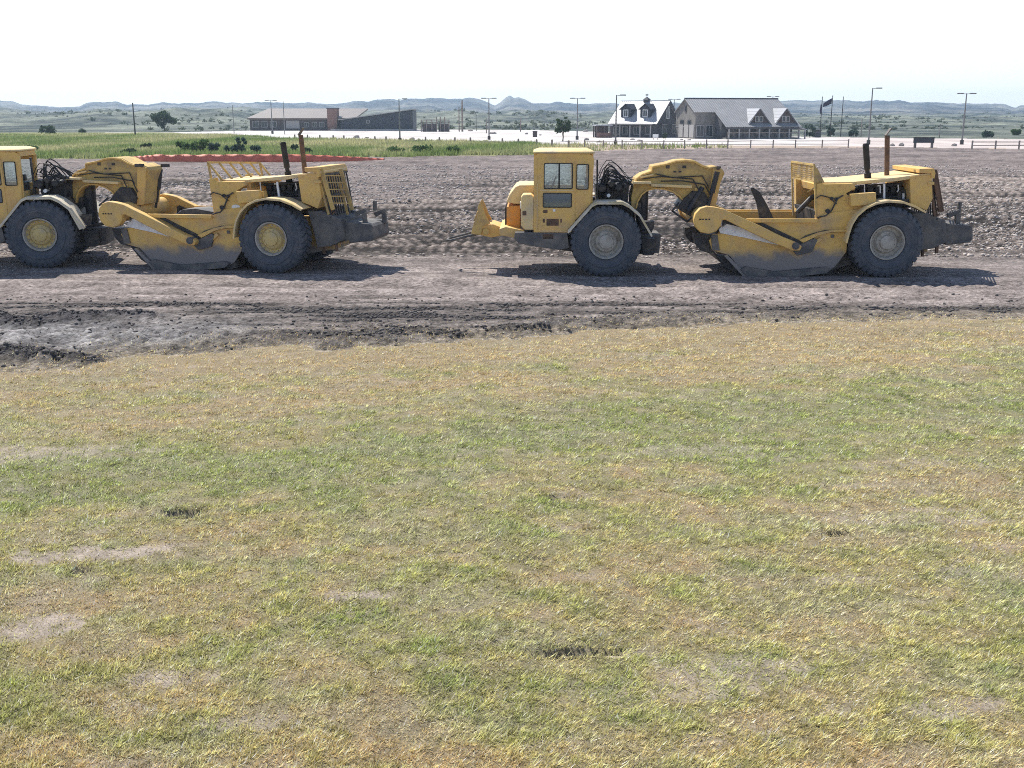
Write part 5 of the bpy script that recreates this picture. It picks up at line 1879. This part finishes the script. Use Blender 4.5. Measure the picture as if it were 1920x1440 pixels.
def flagpole(px, ytop, label, flag):
    rt, top, g = simple_pole('flagpole', px, ytop, 256, .10, label, 'flagpole', 'dark_pole')
    if flag:
        n = 8; vs = []; fs = []
        w, h = flag
        for i in range(n + 1):
            for j in range(4):
                u_, v_ = i / n, j / 3
                vs.append((-.08 - w * u_, .25 * math.sin(u_ * 6 + v_), top - .3 - h * v_ * (1 - .25 * u_) - u_ * w * .55))
        fs = [(i * 4 + j, (i + 1) * 4 + j, (i + 1) * 4 + j + 1, i * 4 + j + 1) for i in range(n) for j in range(3)]
        m = MB().add(vs, fs, True)
        o = m.build('flag', M['flag'], rt)
        sm = o.modifiers.new('thickness', 'SOLIDIFY'); sm.thickness = .02
        MB().lathe([(0, -.12), (.12, 0), (0, .12)], (0, 0, top + .1), 8).build('finial', M['dark_pole'], rt)


M['flag'] = plain('dark_flag_cloth', (.05, .05, .08), .8, .3)
flagpole(1537, 181, 'dark flagpole furthest left of three, bare below a furled dark cloth', None)
flagpole(1556, 181, 'middle flagpole of three flying a dark flag to the left', (1.7, 1.1))
flagpole(1576, 181, 'right one of the three flagpoles, bare and dark', None)
g = gnd(1536, 256); z1 = at(1536, 196, g.y).z
fo = MB().tube([(g.x - .05, g.y - .1, z1), (g.x - .1, g.y - .12, z1 - 1.2), (g.x - .02, g.y - .1, z1 - 1.9)], [.12, .22, .08], 8).build('furled_flag', M['flag'])
tag(fo, 'dark furled cloth hanging on the left flagpole', 'flag')

# split rail fence along the near edge of the lot
def rail_fence():
    posts = [(1096, 279), (1131, 279.5), (1166, 279.5), (1203, 279), (1244, 279), (1283, 279), (1324, 278.5), (1364, 278.5), (1407, 278), (1449, 278),
             (1491, 278), (1541, 277.5), (1590, 277.5)]
    rt = empty('rail_fence', gnd(1300, 278)); rt.location.z = 0
    tag(rt, 'weathered post and rail fence along the near edge of the pale lot', 'fence')
    o = rt.location
    mb = MB(); rl = MB(); prev = None
    rnd = random.Random(4)
    for px, py in posts:
        p = gnd(px, py) - o
        h = 1.05 + .12 * rnd.random()
        mb.tube([(p.x, p.y, -.2), (p.x + .03 * rnd.random(), p.y, h)], .085, 7); mb.cut()
        if prev is not None:
            for z in (.5, .92):
                rl.tube([(prev.x, prev.y - .02, z + .05 * rnd.random()), (p.x, p.y - .02, z + .05 * rnd.random())], .04, 6); rl.cut()
        prev = p
    mb.build('post', M['wood'], rt); rl.build('rail', M['wood'], rt)
    return rt


rail_fence()
rt = empty('rail_fence', gnd(1890, 281)); rt.location.z = 0
tag(rt, 'short piece of post and rail fence at the right edge of the picture', 'fence')
mb = MB(); rl = MB(); pts = [gnd(px, 280) - rt.location for px in (1822, 1866, 1910, 1954)]
for i, p in enumerate(pts):
    mb.tube([(p.x, p.y, -.2), (p.x, p.y, 1.1)], .11, 7); mb.cut()
    if i:
        for z in (.5, .92): rl.tube([(pts[i - 1].x, pts[i - 1].y, z), (p.x, p.y, z)], .055, 6); rl.cut()
mb.build('post', M['wood'], rt); rl.build('rail', M['wood'], rt)

# low wooden bollards lining the lot on the meadow side
bol = MB().tube([(0, 0, -.15), (0, 0, .85), (0, 0, .93)], [.14, .14, .07], 9).build('bollard', M['wood'])
BP = [(553, 262), (577, 262.5), (600, 263), (625, 263.5), (645, 264), (703, 266), (724, 266.5), (798, 267.5), (824, 268), (853, 268.5), (882, 269), (942, 271), (972, 272), (1006, 273), (1035, 274), (1066, 276)]
for i, (px, py) in enumerate(BP):
    o = bol if i == 0 else bol.copy()
    if i: COL.objects.link(o)
    p = gnd(px, py); o.location = (p.x, p.y, 0); o.rotation_euler = (0, 0, i)
    tag(o, 'short weathered wooden bollard in the row along the meadow side of the pale lot', 'bollard', 'bollards along the lot edge')
for (a, b, py, lb) in ((645, 703, 264.5, 'low timber kerb rail below the slate clad building'), (757, 798, 267, 'low timber kerb rail right of the tall light pole'),
                       (470, 540, 262, 'long pale timber kerb rail at the left end of the lot'), (905, 936, 269.5, 'short timber kerb rail in the middle of the lot edge')):
    p, q = gnd(a, py), gnd(b, py); m_ = (p + q) / 2
    o = MB().tube([(p.x - m_.x, p.y - m_.y, .25), (q.x - m_.x, q.y - m_.y, .25)], .13, 8).box(-.2, .2, -.1, .1, -.1, .25).build('kerb_rail', M['wood'], None, 0, (m_.x, m_.y, 0))
    tag(o, lb, 'kerb rail', 'kerb rails of the lot')

# boulders and small dark things on the lot
def boulder(px, py, wpx, hpx, label, seed, mat='boulder', Y=None):
    p = gnd(px, py); k = (p.y * CP + CAM_H * SP) / FPX
    bm = bmesh.new(); bmesh.ops.create_icosphere(bm, subdivisions=3, radius=1)
    vs = np.array([v.co[:] for v in bm.verts])
    nn = fbm(vs[:, 0] * 1.7 + seed, vs[:, 1] * 1.7 + vs[:, 2] * 2.1, seed, 4)
    for v, q in zip(bm.verts, nn):
        v.co *= .62 + .75 * q
        v.co.x *= wpx * k / 2; v.co.y *= wpx * k / 2 * .8; v.co.z = v.co.z * hpx * k / 1.5 + hpx * k * .25
    me = bpy.data.meshes.new('boulder'); bm.to_mesh(me); bm.free(); me.materials.append(M[mat])
    o = bpy.data.objects.new('boulder', me); COL.objects.link(o); o.location = (p.x, p.y, -.03)
    tag(o, label, 'boulder', 'boulders on the pale lot')
    return o


BD = [(668, 259, 13, 6, 'rounded grey boulder behind the kerb rail below the slate clad building'),
      (688, 259, 8, 3, 'small flat boulder right of the rounded one behind the same rail'),
      (773, 262, 9, 5, 'grey boulder behind the kerb rail right of the tall light pole'),
      (785, 262, 5, 3, 'little boulder at the right end of that kerb rail'),
      (882, 246, 9, 4, 'dark boulder on the far edge of the lot by the hooked lamp post'),
      (924, 251, 13, 4, 'low dark boulder at the foot of the double headed pole near the butte'),
      (987, 252, 7, 4, 'dark boulder left of the square bin'),
      (1013, 254, 5, 3, 'small dark boulder right of the square bin'),
      (910, 266, 12, 4, 'flat brown boulder near the middle of the near lot edge'),
      (1100, 263, 9, 5, 'brown boulder below the low brown shelter'),
      (1124, 267, 10, 4, 'low brown boulder near the fence below the shelter'),
      (1098, 247, 9, 5, 'dark boulder beyond the lot left of the shelter'),
      (1186, 262, 9, 3, 'dark flat boulder in front of the white roofed house'),
      (1199, 264, 11, 3, 'long dark flat boulder right of the one before the white roofed house'),
      (1278, 263, 7, 3, 'small dark boulder in front of the stone gable'),
      (1292, 263, 7, 3, 'dark boulder just right of the one before the stone gable'),
      (1673, 274, 9, 6, 'small dark boulder right of the tallest light pole'),
      (1690, 274, 10, 7, 'larger dark boulder left of the sign board'),
      (1789, 274, 10, 6, 'dark boulder left of the furthest right light pole')]
for i, (px, py, w, h, lb) in enumerate(BD):
    boulder(px, py, w, h, lb, 20 + i)

# square bin, sign board with two legs, small kiosk beyond the lot
p = gnd(1003, 257); k = p.y / FPX
rt = empty('litter_bin', (p.x, p.y, 0)); tag(rt, 'square dark brown bin standing alone on the pale lot', 'bin')
MB().box(-.45, .45, -.4, .4, 0, 1.05).build('body', M['brown_board'], rt, .02); MB().box(-.5, .5, -.45, .45, 1.052, 1.18).build('lid', M['board'], rt, .02)
p = gnd(1731, 277); k = (p.y * CP) / FPX
rt = empty('sign_board', (p.x, p.y, 0)); tag(rt, 'wide dark board on two legs at the lot edge left of the furthest right pole', 'sign board')
w = 19.5 * k
MB().box(-w, w, -.08, .08, 9 * k, 18 * k).build('board', M['board'], rt, .01)
MB().box(-w - .05, w + .05, -.14, .14, 18 * k + .002, 19.5 * k).build('cap', M['dark_pole'], rt)
MB().box(-w + .1, -w + .4, -.1, .1, -.1, 9 * k - .002).cut().box(w - .4, w - .1, -.1, .1, -.1, 9 * k - .002).build('leg', M['log'], rt)
p = gnd(1531, 257.5); k = p.y / FPX
rt = empty('kiosk', (p.x, p.y, 0)); tag(rt, 'small dark kiosk box at the foot of the left flagpole', 'kiosk')
MB().box(-.7, .7, -.5, .5, -.1, 1.3).build('body', M['board'], rt, .02); MB().box(-.85, .85, -.65, .65, 1.302, 1.45).build('roof', M['dark_pole'], rt)

p = gnd(1229, 262)
rt = empty('low_sign', (p.x, p.y, 0)); tag(rt, 'small low white sign panel on the lot before the white roofed house', 'sign')
MB().box(-.5, .5, -.04, .04, .35, .95).build('panel', M['white'], rt, .01)
MB().box(-.42, -.34, -.03, .03, -.1, .349).cut().box(.34, .42, -.03, .03, -.1, .349).build('leg', M['log'], rt)

# ---- orange-red plastic netting along the far edge of the dirt
def netting():
    pts = [(245, 302), (290, 303), (420, 304), (560, 304), (650, 302.5), (720, 300)]
    hs = [.38, .62, .68, .70, .45, .12]
    w = [gnd(*p) for p in pts]
    rt = empty('safety_netting', (w[2].x, w[2].y, 0)); o = rt.location
    tag(rt, 'sagging orange red plastic netting along the far edge of the dirt field', 'netting')
    n = 160; vs = []; fs = []; rnd = random.Random(9)
    for i in range(n + 1):
        f = i / n * (len(w) - 1); a = min(int(f), len(w) - 2); u_ = f - a
        p = w[a].lerp(w[a + 1], u_); h = hs[a] * (1 - u_) + hs[a + 1] * u_
        h *= .93 + .07 * abs(math.cos(i / n * math.pi * 14)) + .05 * rnd.random()
        for j in range(4):
            vs.append((p.x - o.x, p.y - o.y + .12 * math.sin(i * .9 + j) * j / 3 - .25 * (1 - j / 3), .02 + h * j / 3))
    fs = [(i * 4 + j, (i + 1) * 4 + j, (i + 1) * 4 + j + 1, i * 4 + j + 1) for i in range(n) for j in range(3)]
    ob = MB().add(vs, fs, False).build('net', M['mesh_red'], rt)
    sm = ob.modifiers.new('thickness', 'SOLIDIFY'); sm.thickness = .015
    pm = MB()
    for k in range(15):
        f = k / 14 * (len(w) - 1); a = min(int(f), len(w) - 2); u_ = f - a
        p = w[a].lerp(w[a + 1], u_) - o; h = hs[a] * (1 - u_) + hs[a + 1] * u_
        pm.box(p.x - .03, p.x + .03, p.y + .18, p.y + .24, -.2, h + .12); pm.cut()
    pm.build('stake', M['wood'], rt)


netting()

# ================================================================ AIR
hm = bpy.data.materials.new('haze_air'); hm.use_nodes = True
hn = hm.node_tree; hn.nodes.clear()
ho = hn.nodes.new('ShaderNodeOutputMaterial'); pv = hn.nodes.new('ShaderNodeVolumePrincipled')
pv.inputs['Color'].default_value = (.60, .79, 1.0, 1)
pv.inputs['Density'].default_value = .00022
pv.inputs['Anisotropy'].default_value = 0.25
hn.links.new(pv.outputs[0], ho.inputs['Volume'])
hz_o = MB().box(-3700, 3700, -3700, 3700, -2.6, 75).build('haze', hm)
tag(hz_o, kind='stuff')
